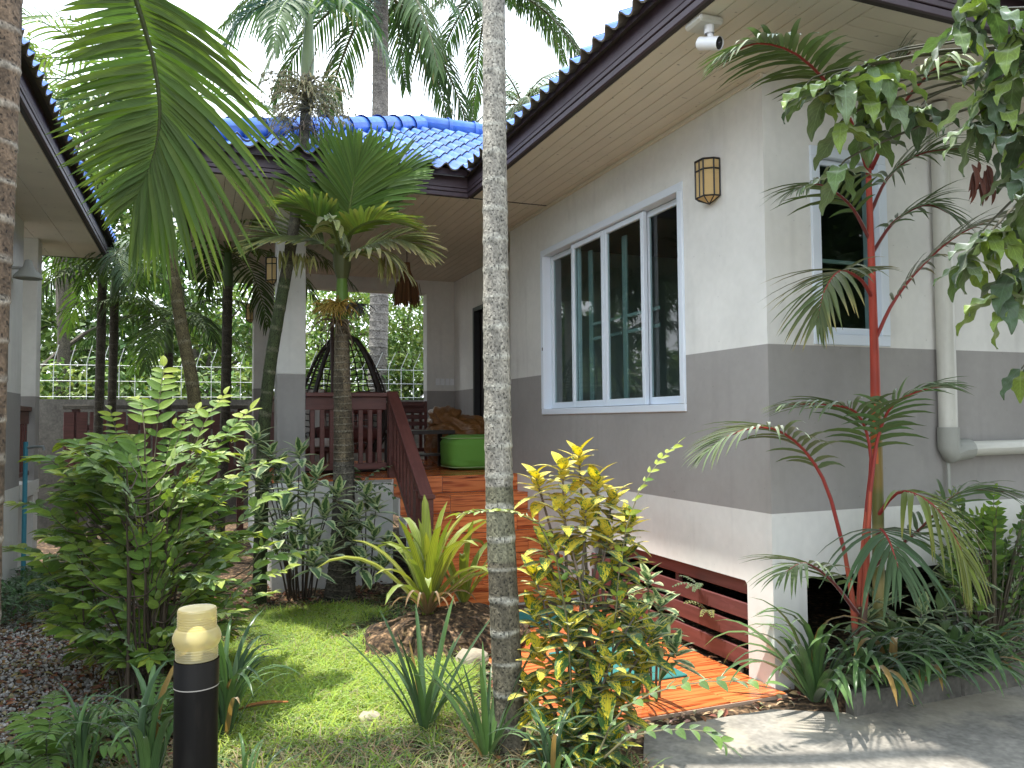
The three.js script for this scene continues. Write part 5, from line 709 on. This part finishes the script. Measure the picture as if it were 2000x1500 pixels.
M.newRed = leafTone(C(0.30, 0.12, 0.07));
varied('pale variegated shrub with reddish tips between the green shrub and the short palm', onY(590, 1150, 0), [[500, 850, 6.6], [545, 905, 6.6], [585, 880, 6.7], [600, 950, 6.5], [560, 990, 6.4], [520, 940, 6.6], [620, 925, 6.6], [635, 1000, 6.5], [575, 1060, 6.3], [610, 1090, 6.2], [545, 1040, 6.3], [590, 1020, 6.3], [645, 1070, 6.4], [480, 900, 6.5], [530, 880, 6.5], [565, 940, 6.4], [610, 1050, 6.3], [505, 1000, 6.4], [660, 960, 6.6]], 0.21, M.varie);
varied('small variegated shrub with reddish tips beside the stair railing', onY(720, 1130, 0), [[700, 1000, 6.9], [735, 985, 7.0], [690, 1045, 6.8], [730, 1040, 6.8], [760, 1060, 6.9], [705, 1090, 6.7], [745, 1100, 6.8], [715, 960, 7.0], [675, 1010, 6.8]], 0.21, M.varie);
varied('variegated shrub with cream edged leaves under the croton by the slatted vent', onY(1270, 1350, 0), [[1265, 1120, 4.3], [1290, 1170, 4.2], [1240, 1180, 4.2], [1275, 1225, 4.1], [1300, 1215, 4.25], [1225, 1235, 4.1], [1320, 1260, 4.1]], 0.15, M.varie, 0);
const bedLeaves = [leafTone(C(0.13, 0.22, 0.06)), ...M.varie];  // a plain green leaf tone mixed with the variegated ones
varied('grey green variegated shrub at the foot of the red palm', V(3.95, 0.09, -3.5), [[1690, 1200, -3.56], [1720, 1170, -3.56], [1740, 1230, -3.51], [1700, 1260, -3.51], [1780, 1240, -3.54], [1745, 1300, -3.46], [1770, 1290, -3.5], [1720, 1320, -3.45], [1800, 1290, -3.5], [1800, 1190, -3.56]], 0.19, bedLeaves, 0);
varied('tall variegated shrub in the bed below the drainpipe', V(4.3, 0.09, -3.5), [[1850, 1120, -3.66], [1890, 1100, -3.66], [1840, 1190, -3.61], [1880, 1180, -3.61], [1920, 1150, -3.66], [1860, 1250, -3.58], [1910, 1230, -3.61], [1950, 1190, -3.66], [1935, 1110, -3.71], [1870, 1060, -3.7], [1900, 1290, -3.55], [1830, 1240, -3.56], [1930, 1270, -3.56]], 0.19, bedLeaves, 0);
varied('dense green shrub at the bed end beyond the drainpipe', V(4.75, 0.09, -3.5), [[1960, 1090, -3.76], [1990, 1130, -3.76], [1975, 1190, -3.71], [2010, 1060, -3.76], [1965, 1260, -3.66], [2000, 1240, -3.71], [2030, 1160, -3.76], [1990, 1300, -3.66]], 0.19, [leafTone(C(0.10, 0.19, 0.04)), leafTone(C(0.13, 0.22, 0.05))], 0);
{ const c = V(4.7, 0.09, -3.62), p = thing('green_shrub', 'small leaved green bush by the side wall below the horizontal pipe', 'shrub', c.toArray()), st = new GB(), leaves = []; for (let k = 0; k < 70; k++) { const tip = onZ(rr(1830, 2070), rr(955, 1180), -3.62 + rr(-0.12, 0.15)), s = V(lerp(c.x, tip.x, 0.6), tip.y - 0.28, lerp(c.z, tip.z, 0.6)); st.tube([c, V(lerp(c.x, s.x, 0.5), s.y * 0.6, lerp(c.z, s.z, 0.5)), s], 0.006, C(0.1, 0.08, 0.05), 5); leaves.push(...spray(p, [s, s.clone().lerp(tip, 0.5).add(V(0, 0.05, 0)), tip], 6, 0.065, [M.shrub[1], M.shrub[2]], M.shrub[0], LG.oval, st)); } st.build('stems', M.stem, p); p.updateMatrixWorld(true); keepNearest(p, leaves, 300); }

// ---------- strap leaved clumps ----------
const strapMats = [C(0.075, 0.17, 0.035), C(0.055, 0.135, 0.03), C(0.10, 0.21, 0.045), C(0.04, 0.10, 0.032)].map((c) => leafMat({ color: c, map: pleatMap, clearcoat: 0.5, clearcoatRoughness: 0.25, transmission: 0.25 })), strapDry = leafMat({ color: C(0.36, 0.22, 0.05), map: pleatMap, clearcoat: 0 });
function strapClump(label, base, n, len, mats, o = {}) { const p = thing('strap_leaf_plant', label, 'plant', base.toArray(), o.group ?? 'strap leaved plants'); for (let k = 0; k < n; k++) { const a = (o.az ?? 0) + (o.span ?? 6.283) * (k / n - 0.5) + rr(-0.25, 0.25), el = rr(o.e0 ?? 0.6, o.e1 ?? 1.25), dry = rnd() < (o.dry ?? 0.04); leafAt(p, pick(o.geo ?? LG.strap), dry ? strapDry : pick(mats), base.clone().add(V(Math.cos(a) * 0.03, 0, Math.sin(a) * 0.03)), V(Math.cos(a) * Math.cos(el), Math.sin(el), Math.sin(a) * Math.cos(el)), len * rr(0.7, 1.12), V(0, 1, 0), 'leaf', o.wide ?? 1); } return p; }
const bedSpots = [[3.26, -3.62, 'spider lily clump at the house corner beside the slatted vent', 30], [3.42, -3.5, 'spider lily clump at the bed corner spilling onto the soil', 26], [3.62, -3.46, 'spider lily clump hanging over the kerb in front of the red palm', 26], [3.84, -3.44, 'spider lily clump over the kerb below the yellowing palm frond', 26], [4.05, -3.44, 'spider lily clump over the kerb below the variegated shrubs', 24], [4.3, -3.44, 'spider lily clump over the kerb below the dense green shrub', 22]];
bedSpots.forEach(([x, z, l, n], i) => strapClump(l, V(x, i ? 0.1 : 0.0, z + (i ? 0.05 : 0)), n + 10, i ? 0.54 : 0.7, strapMats, { az: i ? 1.75 : 2.5, span: i ? 2.9 : 4.2, e0: -0.05, e1: i ? 0.65 : 0.95, dry: 0.06, wide: i ? 1.2 : 1, group: 'spider lilies along the kerb' }));
strapClump('large arching strap leaf clump beside the bollard light', onY(440, 1440, 0), 46, 0.62, strapMats, { e0: 0.5, e1: 1.2, wide: 0.8 });
strapClump('upright strap leaf plant on the lawn edge below the bromeliad', onY(830, 1430, 0), 20, 0.66, strapMats, { e0: 0.85, e1: 1.35, geo: LG.strapUp }); strapClump('strap leaf plant at the foot of the grey palm trunk', onY(950, 1480, 0), 22, 0.6, strapMats, { e0: 0.75, e1: 1.3, geo: LG.strapUp, dry: 0.1 });
strapClump('strap leaf plant in the shade under the green shrub', onY(290, 1560, 0), 24, 0.6, strapMats, { e0: 0.6, e1: 1.3 }); strapClump('broad strap leaf seedling in front of the bollard light', onY(480, 1600, 0), 14, 0.36, strapMats, { e0: 0.4, e1: 1.2, wide: 0.8 }); strapClump('small strap leaf plant at the frame edge by the fern', onY(160, 1530, 0), 18, 0.5, strapMats, { e0: 0.5, e1: 1.2, wide: 0.8 });
strapClump('strap leaf plant under the croton beside the concrete', onY(1080, 1560, 0), 16, 0.45, strapMats, { e0: 0.5, e1: 1.2 });
// bromeliad on its mound
{
  const c = onY(835, 1200, 0.22), mound = mesh('soil_mound', (() => { const g = new THREE.SphereGeometry(1, 40, 20, 0, 6.283, 0, Math.PI / 2), p = g.attributes.position; for (let i = 0; i < p.count; i++) { const x = p.getX(i), y = p.getY(i), z = p.getZ(i), b = 1 + 0.25 * (vnoise(x * 4 + 9, z * 4 + y * 3 + 9, 64, 64) - 0.5) + 0.12 * (vnoise(x * 11 + 30, z * 11 + 30, 64, 64) - 0.5); p.setXYZ(i, x * 0.62 * b, y * 0.26 * b, z * 0.5 * b); } g.computeVertexNormals(); return uvm(g); })(), M.soil, scene); mound.geometry.computeVertexNormals(); mound.position.set(c.x + 0.15, -0.02, c.z); struct(mound, 'low mound of soil and husks under the bromeliad', 'mound');
  const p = thing('bromeliad', 'large yellow green bromeliad with arching strap leaves on a mound', 'plant', [c.x, c.y, c.z]), mats = [C(0.30, 0.36, 0.02), C(0.37, 0.40, 0.03), C(0.24, 0.32, 0.02)].map((q) => leafMat({ color: q, map: pleatMap, transmission: 0.4, clearcoat: 0.35 }));
  for (let k = 0; k < 30; k++) { const a = k * 2.399, f = k / 30, el = lerp(0.05, 1.35, f), g = f > 0.6 ? LG.brom[k % 2] : f > 0.25 ? LG.brom[1 + k % 2] : LG.brom[2 + k % 2]; leafAt(p, g, pick(mats), c.clone(), V(Math.cos(a) * Math.cos(el), Math.sin(el), Math.sin(a) * Math.cos(el)), rr(0.62, 0.95) * (f > 0.9 ? 0.8 : 1)); }
  for (let k = 0; k < 7; k++) { const a = rr(0.3, 2.9); leafAt(p, LG.brom[3], leafMat({ color: C(0.30, 0.18, 0.08), map: pleatMap, clearcoat: 0 }), c.clone().add(V(0, -0.03, 0)), V(Math.cos(a), 0.15, Math.sin(a)), rr(0.4, 0.6), V(0, 1, 0), 'dry_leaf', 0.5); }
  const c2 = onY(905, 1190, 0.2), p2 = thing('bromeliad', 'smaller bromeliad offset with folded leaves beside the grey palm trunk', 'plant', [c2.x, c2.y, c2.z]); for (let k = 0; k < 9; k++) { const a = k * 2.399 + 1, el = lerp(0.4, 1.3, k / 9); leafAt(p2, LG.brom[k < 4 ? 2 : 0], pick(mats), c2.clone(), V(Math.cos(a) * Math.cos(el), Math.sin(el), Math.sin(a) * Math.cos(el)), rr(0.5, 0.75)); }
}
// ferny seedlings, ground cover
function pinnate(label, name, base, n, len, col, o = {}) { const p = thing(name, label, 'plant', base.toArray(), o.group); for (let k = 0; k < n; k++) { const a = (o.az ?? 0) + (o.span ?? 6.283) * (k / n - 0.5) + rr(-0.3, 0.3); frond(p, arc(base, a, rr(0.5, 1.1), len * rr(0.8, 1.2), 1.4), { n: o.nl ?? 11, L: o.L ?? 0.085, W: o.W ?? 0.03, a0: 75, a1: 45, droop: 0.5, col, start: 0.2, r0: 0.004, rc: C(0.1, 0.12, 0.03), prof: leafProf, segs: 4, lift: 0.05, end: 0.5 }); } }
pinnate('fresh green ferny seedling with toothed leaflets at the gravel edge', 'fern', onY(90, 1500, 0), 13, 0.5, C(0.15, 0.28, 0.03), { nl: 11, L: 0.11, W: 0.04 }); pinnate('bright ferny seedling under the green shrub stems', 'fern', onY(300, 1440, 0), 9, 0.42, C(0.13, 0.25, 0.03), { nl: 10, L: 0.1, W: 0.036 });
pinnate('tiny fern growing out between the vent slats', 'fern', V(X0 + 0.02, 0.43, -4.62), 5, 0.2, C(0.10, 0.17, 0.06), { az: 3.1, span: 2, L: 0.035, W: 0.018, nl: 8 }); pinnate('yellowish fern hanging from the lower vent slats', 'fern', V(X0 + 0.02, 0.28, -4.52), 4, 0.2, C(0.22, 0.25, 0.05), { az: 3.1, span: 1.6, L: 0.035, W: 0.018, nl: 8 });
pinnate('vine leaves climbing the porch base beside the short palm', 'climber', V(1.45, 0.9, -7.8), 7, 0.5, C(0.08, 0.17, 0.03), { az: 1.57, span: 3, L: 0.08, W: 0.045, nl: 7 });
{ const list = [], g = new GB(); for (let k = 0; k < 2600; k++) { const x = rr(-1.65, -0.75), z = rr(-9.4, -7.2); g.ribbon({ p: V(x, rr(0.03, 0.30) * (1 - Math.abs(x + 1.2)), z), d: V(rr(-1, 1), rr(0, 0.8), rr(-1, 1)), n: V(0, 1, 0), L: rr(0.05, 0.11), W: 0.03, segs: 2, prof: (t) => t === 0.5 ? 1 : 0.1, droop: 0.5, col: vary(C(0.06, 0.14, 0.03), 0.35) }); } const m = g.build('ground_cover', M.tree, scene); tag(m, 'low leafy ground cover in front of the neighbouring porch', 'ground cover', null, 'stuff'); }
// ---------- tree with wavy leaves reaching in from the side ----------
{
  const trunkBase = V(4.9, 0, -1.9), p = thing('wavy_leaf_tree', 'tree with drooping wavy edged leaves reaching in front of the side wall', 'tree', trunkBase.toArray()), st = new GB(), bark = C(0.13, 0.11, 0.085), leaves = [];
  const wm = [C(0.24, 0.36, 0.05), C(0.13, 0.23, 0.06), C(0.17, 0.25, 0.11), C(0.06, 0.12, 0.045)].map((c) => leafTone(c, { clearcoat: 0.55, clearcoatRoughness: 0.22 })), dry = leafTone(C(0.13, 0.035, 0.022), { clearcoat: 0.1, transmission: 0.2 });
  const head = V(4.75, 3.1, -2.3); st.tube(curvePts([V(4.9, -0.05, -1.9), V(4.95, 1.5, -2.0), head, V(4.6, 4.6, -2.5)], 14), (t) => lerp(0.07, 0.03, t), bark, 10);
  const ros = [[1575, 165, 3.75, 7, 0], [1615, 160, 3.7, 8, 0], [1650, 150, 3.7, 9, 0], [1700, 125, 3.75, 8, 1], [1730, 115, 3.8, 7, 1], [1690, 190, 3.8, 8, 1], [1740, 190, 3.85, 7, 2], [1640, 240, 3.75, 6, 0], [1800, 205, 3.8, 8, 1], [1640, 325, 3.8, 7, 1], [1690, 240, 3.9, 8, 2], [1905, 230, 3.5, 10, 0], [1950, 210, 3.5, 9, 0], [1930, 170, 3.5, 9, 1], [1985, 250, 3.45, 9, 1], [1880, 40, 3.4, 9, 0], [1930, 10, 3.4, 10, 1], [1980, 60, 3.4, 10, 1], [1900, -30, 3.4, 9, 0], [1990, 130, 3.4, 9, 1], [1950, 100, 3.5, 8, 2], [1985, 330, 3.4, 9, 3], [1920, 450, 3.5, 8, 4], [1970, 440, 3.5, 8, 4], [1890, 500, 3.55, 7, 4], [1985, 520, 3.5, 8, 4], [1950, 570, 3.5, 6, 4], [1975, 590, 3.5, 6, 4], [2010, 380, 3.4, 9, 4], [2040, 200, 3.4, 9, 1], [2060, 60, 3.4, 9, 1], [2080, 300, 3.5, 9, 1], [1995, 720, 3.6, 3, 1]];
  for (const [x, y, d, nn, k] of ros) { const n = Math.max(3, Math.round(nn * 0.72)), q = atD(x, y, d), from = q.clone().lerp(head, 0.55).add(V(0, 0.25, 0)); st.tube(curvePts([head, from, q.clone().add(V(0.06, 0.05, 0)), q], 8), (t) => lerp(0.010, 0.0035, t), C(0.07, 0.065, 0.04), 5);
    for (let i = 0; i < n; i++) { const a = i * 2.4 + x, el = rr(-1.25, -0.5) + (i > n - 3 ? 0.45 : 0); leaves.push(leafAt(p, pick(LG.wavy), rnd() < 0.3 ? wm[0] : pick(wm.slice(1)), q.clone().add(V(rr(-0.02, 0.02), -i * 0.008, rr(-0.02, 0.02))), V(Math.cos(a) * Math.cos(el), Math.sin(el), Math.sin(a) * Math.cos(el)), rr(0.18, 0.29), V(0, 1, 0), 'leaf', 1.15)); } }
  for (let i = 0; i < 16; i++) { const q = atD(1915 + rr(-18, 18), 310 + rr(0, 50), 3.5); leafAt(p, pick(LG.lance), dry, q, V(rr(-0.35, 0.35), -1, rr(-0.3, 0.3)), rr(0.08, 0.13), V(0, 0, 1), 'dead_leaf'); }
  const crown = new GB(); crownLeaves(crown, [[6.3, 4.6, -2.0, 0.9, 0.7, 0.9], [6.2, 3.4, -1.5, 1.0, 1.1, 0.9], [5.6, 4.2, -0.8, 1.2, 0.9, 1.0], [6.6, 3.4, -2.2, 1.0, 1.2, 0.9], [5.2, 2.6, -0.4, 0.9, 1.0, 1.0], [6.4, 2.2, 0.4, 1.2, 1.4, 1.2]], 6000, 0.2, [C(0.08, 0.16, 0.04), C(0.11, 0.2, 0.05)]); crown.build('crown', M.tree, p); st.build('trunk', M.stem, p);
}
// ---------- grass, litter, gravel ----------
function scatter(name, geo, mat, n, place, label, category) { const m = new THREE.InstancedMesh(geo, mat, n), o = new THREE.Object3D(), c = new THREE.Color(); m.name = numbered(name); for (let k = 0; k < n; k++) { place(o, c, k); o.updateMatrix(); m.setMatrixAt(k, o.matrix); m.setColorAt(k, c); } m.castShadow = m.receiveShadow = true; scene.add(m); tag(m, label, category, null, 'stuff'); return m; }
const tuft = (() => { const g = new GB(); for (let k = 0; k < 7; k++) { const a = k * 0.9 + rr(-0.3, 0.3); g.ribbon({ p: V(rr(-0.012, 0.012), 0, rr(-0.012, 0.012)), d: V(Math.cos(a) * 0.5, 1, Math.sin(a) * 0.5), n: V(Math.cos(a), 0.2, Math.sin(a)), L: rr(0.07, 0.12), W: 0.0085, segs: 3, droop: rr(0.8, 2.0), prof: (t) => 1 - t * 0.85, fold: 0.2, col: vary(C(1, 1, 1), 0.2) }); } return g.geo(); })();
const poly2 = [[0.2, -3.1], [0.05, -4.4], [0.1, -5.8], [0.5, -6.9], [1.2, -7.0], [1.75, -6.3], [1.75, -5.2], [1.45, -4.4], [1.3, -3.2]]; const inside = (x, z, P) => { let r = false; for (let i = 0, j = P.length - 1; i < P.length; j = i++) if ((P[i][1] > z) !== (P[j][1] > z) && x < (P[j][0] - P[i][0]) * (z - P[i][1]) / (P[j][1] - P[i][1]) + P[i][0]) r = !r; return r; };
const grassMat = leafMat({ vertexColors: true, clearcoat: 0.15, transmission: 0.4 });
scatter('grass', tuft, grassMat, 13000, (o, c) => { let x, z, d; do { x = rr(0.0, 1.85); z = rr(-7.0, -3.0); d = fbm(x * 0.12 + 0.5, z * 0.12 + 2, 12, 12, 3); } while (!inside(x, z, poly2) || rnd() > clamp((d - 0.34) * 5) * (z > -4.05 ? 0.06 : z > -4.45 ? 0.3 : 1) + 0.01); o.position.set(x, -0.004, z); o.rotation.set(rr(-0.2, 0.2), rr(0, 6.28), rr(-0.2, 0.2)); o.scale.setScalar(rr(0.6, 1.25)); const q = rnd(); c.setRGB(lerp(0.22, 0.42, q), lerp(0.38, 0.50, q), 0.03); if (rnd() < 0.06) c.setRGB(0.33, 0.27, 0.12); }, 'short bright green grass on the lawn', 'grass');
const dryLeaf = (() => { const g = new GB(); g.ribbon({ p: V(0, 0, 0), d: V(0, 0.3, 1), n: V(0.2, 1, 0), L: 1, W: 0.4, segs: 3, droop: 0.9, fold: 0.25, col: C(1, 1, 1) }); return g.geo(); })();
scatter('leaf_litter', dryLeaf, std({ roughness: 1 }), 13000, (o, c, k) => { let x, z; do { if (k < 7600) { x = rr(-1.65, 0.2); z = rr(-9, -2.6); } else { x = rr(-0.6, 3.3); z = rr(-8.2, -2.6); } } while ((x > 1.75 && x < 3.2 && z < -3.72 && z > -7.9) || (x > 2.0 && z > -3.62) || (inside(x, z, poly2) && rnd() < 0.62)); o.position.set(x, rr(0, 0.012), z); o.rotation.set(rr(-0.5, 0.5), rr(0, 6.28), rr(-0.5, 0.5)); o.scale.setScalar(rr(0.02, 0.07)); const q = rnd(); if (q < 0.45) c.setRGB(rr(0.16, 0.3), rr(0.08, 0.14), rr(0.04, 0.08)); else c.setRGB(rr(0.26, 0.42), rr(0.2, 0.32), rr(0.12, 0.2)); }, 'dry brown leaves and husks scattered on the soil', 'leaf litter');
scatter('gravel', new THREE.IcosahedronGeometry(1, 0), std({ roughness: 0.9 }), 14000, (o, c) => { o.position.set(rr(-1.65, -0.35), 0, rr(-9.5, -2.6)); o.position.y = rr(-0.006, 0.006); o.rotation.set(rr(0, 6), rr(0, 6), rr(0, 6)); const s = rr(0.004, 0.013); o.scale.set(s * rr(0.8, 1.3), s * rr(0.5, 0.9), s); const q = rr(0.25, 0.6); c.setRGB(q, q * 0.96, q * 0.92); }, 'loose grey gravel stones on the path', 'gravel');
const bladeG = (() => { const g = new GB(); for (let k = 0; k < 5; k++) { const a = k * 1.3; g.ribbon({ p: V(0, 0, 0), d: V(Math.cos(a) * 0.6, 1, Math.sin(a) * 0.6), n: V(Math.cos(a), 0.2, Math.sin(a)), L: 0.17, W: 0.009, segs: 4, droop: 1.4, prof: (t) => 1 - t * 0.9, col: C(1, 1, 1) }); } return g.geo(); })();
scatter('weeds', bladeG, grassMat, 2600, (o, c) => { let x, z; do { x = rr(-0.5, 1.9); z = rnd() < 0.45 ? rr(-4.2, -2.8) : rr(-7.2, -2.7); } while (x > 1.72 && z < -3.7 && z > -6.4); o.position.set(x, -0.01, z); o.rotation.set(rr(-0.3, 0.3), rr(0, 6.28), rr(-0.3, 0.3)); o.scale.setScalar(rr(0.4, 1.1)); const q = rnd(); if (z > -4.2 && rnd() < 0.65) c.setRGB(rr(0.28, 0.4), rr(0.23, 0.31), rr(0.1, 0.15)); else c.setRGB(lerp(0.07, 0.2, q), lerp(0.16, 0.3, q), 0.035); }, 'loose tufts of weeds and dry grass around the plants', 'weeds');
// stones by the trunk
for (const [x, y, s, l] of [[920, 1290, 0.09, 'pale weathered rock beside the grey palm trunk'], [900, 1262, 0.035, 'small white stone on the mound edge'], [720, 1405, 0.05, 'small pale stone among the dry grass']]) { const q = onY(x, y, s * 0.4), g = new THREE.IcosahedronGeometry(1, 3), p = g.attributes.position; for (let i = 0; i < p.count; i++) { const a = p.getX(i), b = p.getY(i), c = p.getZ(i), k = 1 + 0.5 * (vnoise(a * 2.5 + 20, b * 2.5 + c * 2 + 20, 64, 64) - 0.5); p.setXYZ(i, a * k * s * 1.2, b * k * s * 0.8, c * k * s); } g.computeVertexNormals(); const m = mesh('rock', uvm(g), std({ color: C(0.5, 0.45, 0.38), roughness: 0.95, map: M.concrete.map }), scene); m.geometry.computeVertexNormals(); m.position.copy(q); tag(m, l, 'rock'); }

{ const a = onY(445, 1398, 0.012), b = onY(565, 1398, 0.012), m = thing('fallen_leaf', 'curled orange fallen leaf sheath lying beside the bollard light', 'leaf', a.toArray()), g = new GB(), d = b.clone().sub(a); g.ribbon({ p: a.clone().add(V(0, 0.01, 0)), d: d.clone().add(V(0, 0.12, 0)), n: V(0, 1, 0), L: d.length(), W: 0.045, segs: 8, droop: 0.3, fold: 0.35, col: C(0.42, 0.16, 0.045), prof: (t) => 0.4 + 0.6 * Math.sin(Math.PI * t) }); g.build('sheath', M.dry, m); }
tree('broad garden tree across the yard from the side window', V(5.2, 0, 2.6), 3, 0.13, [[5.0, 3.8, 1.9, 1.6, 1.6, 1.1], [6.4, 3.4, 2.2, 1.5, 1.7, 1.2], [5.6, 1.7, 1.9, 1.4, 1.1, 0.9], [5.6, 5.6, 1.9, 1.7, 1.2, 1.2]], 9000, 0.22, Tg, 'garden trees across the yard'); tree('leafy garden tree across the yard beside the opposite bungalow', V(8.4, 0, 2.0), 3, 0.13, [[8.2, 3.6, 1.4, 1.6, 1.7, 1.2], [9.2, 2.4, 1.0, 1.4, 1.5, 1.2], [7.8, 5.4, 1.4, 1.6, 1.2, 1.2]], 7000, 0.22, Tg, 'garden trees across the yard');

renderer.render(scene, camera);
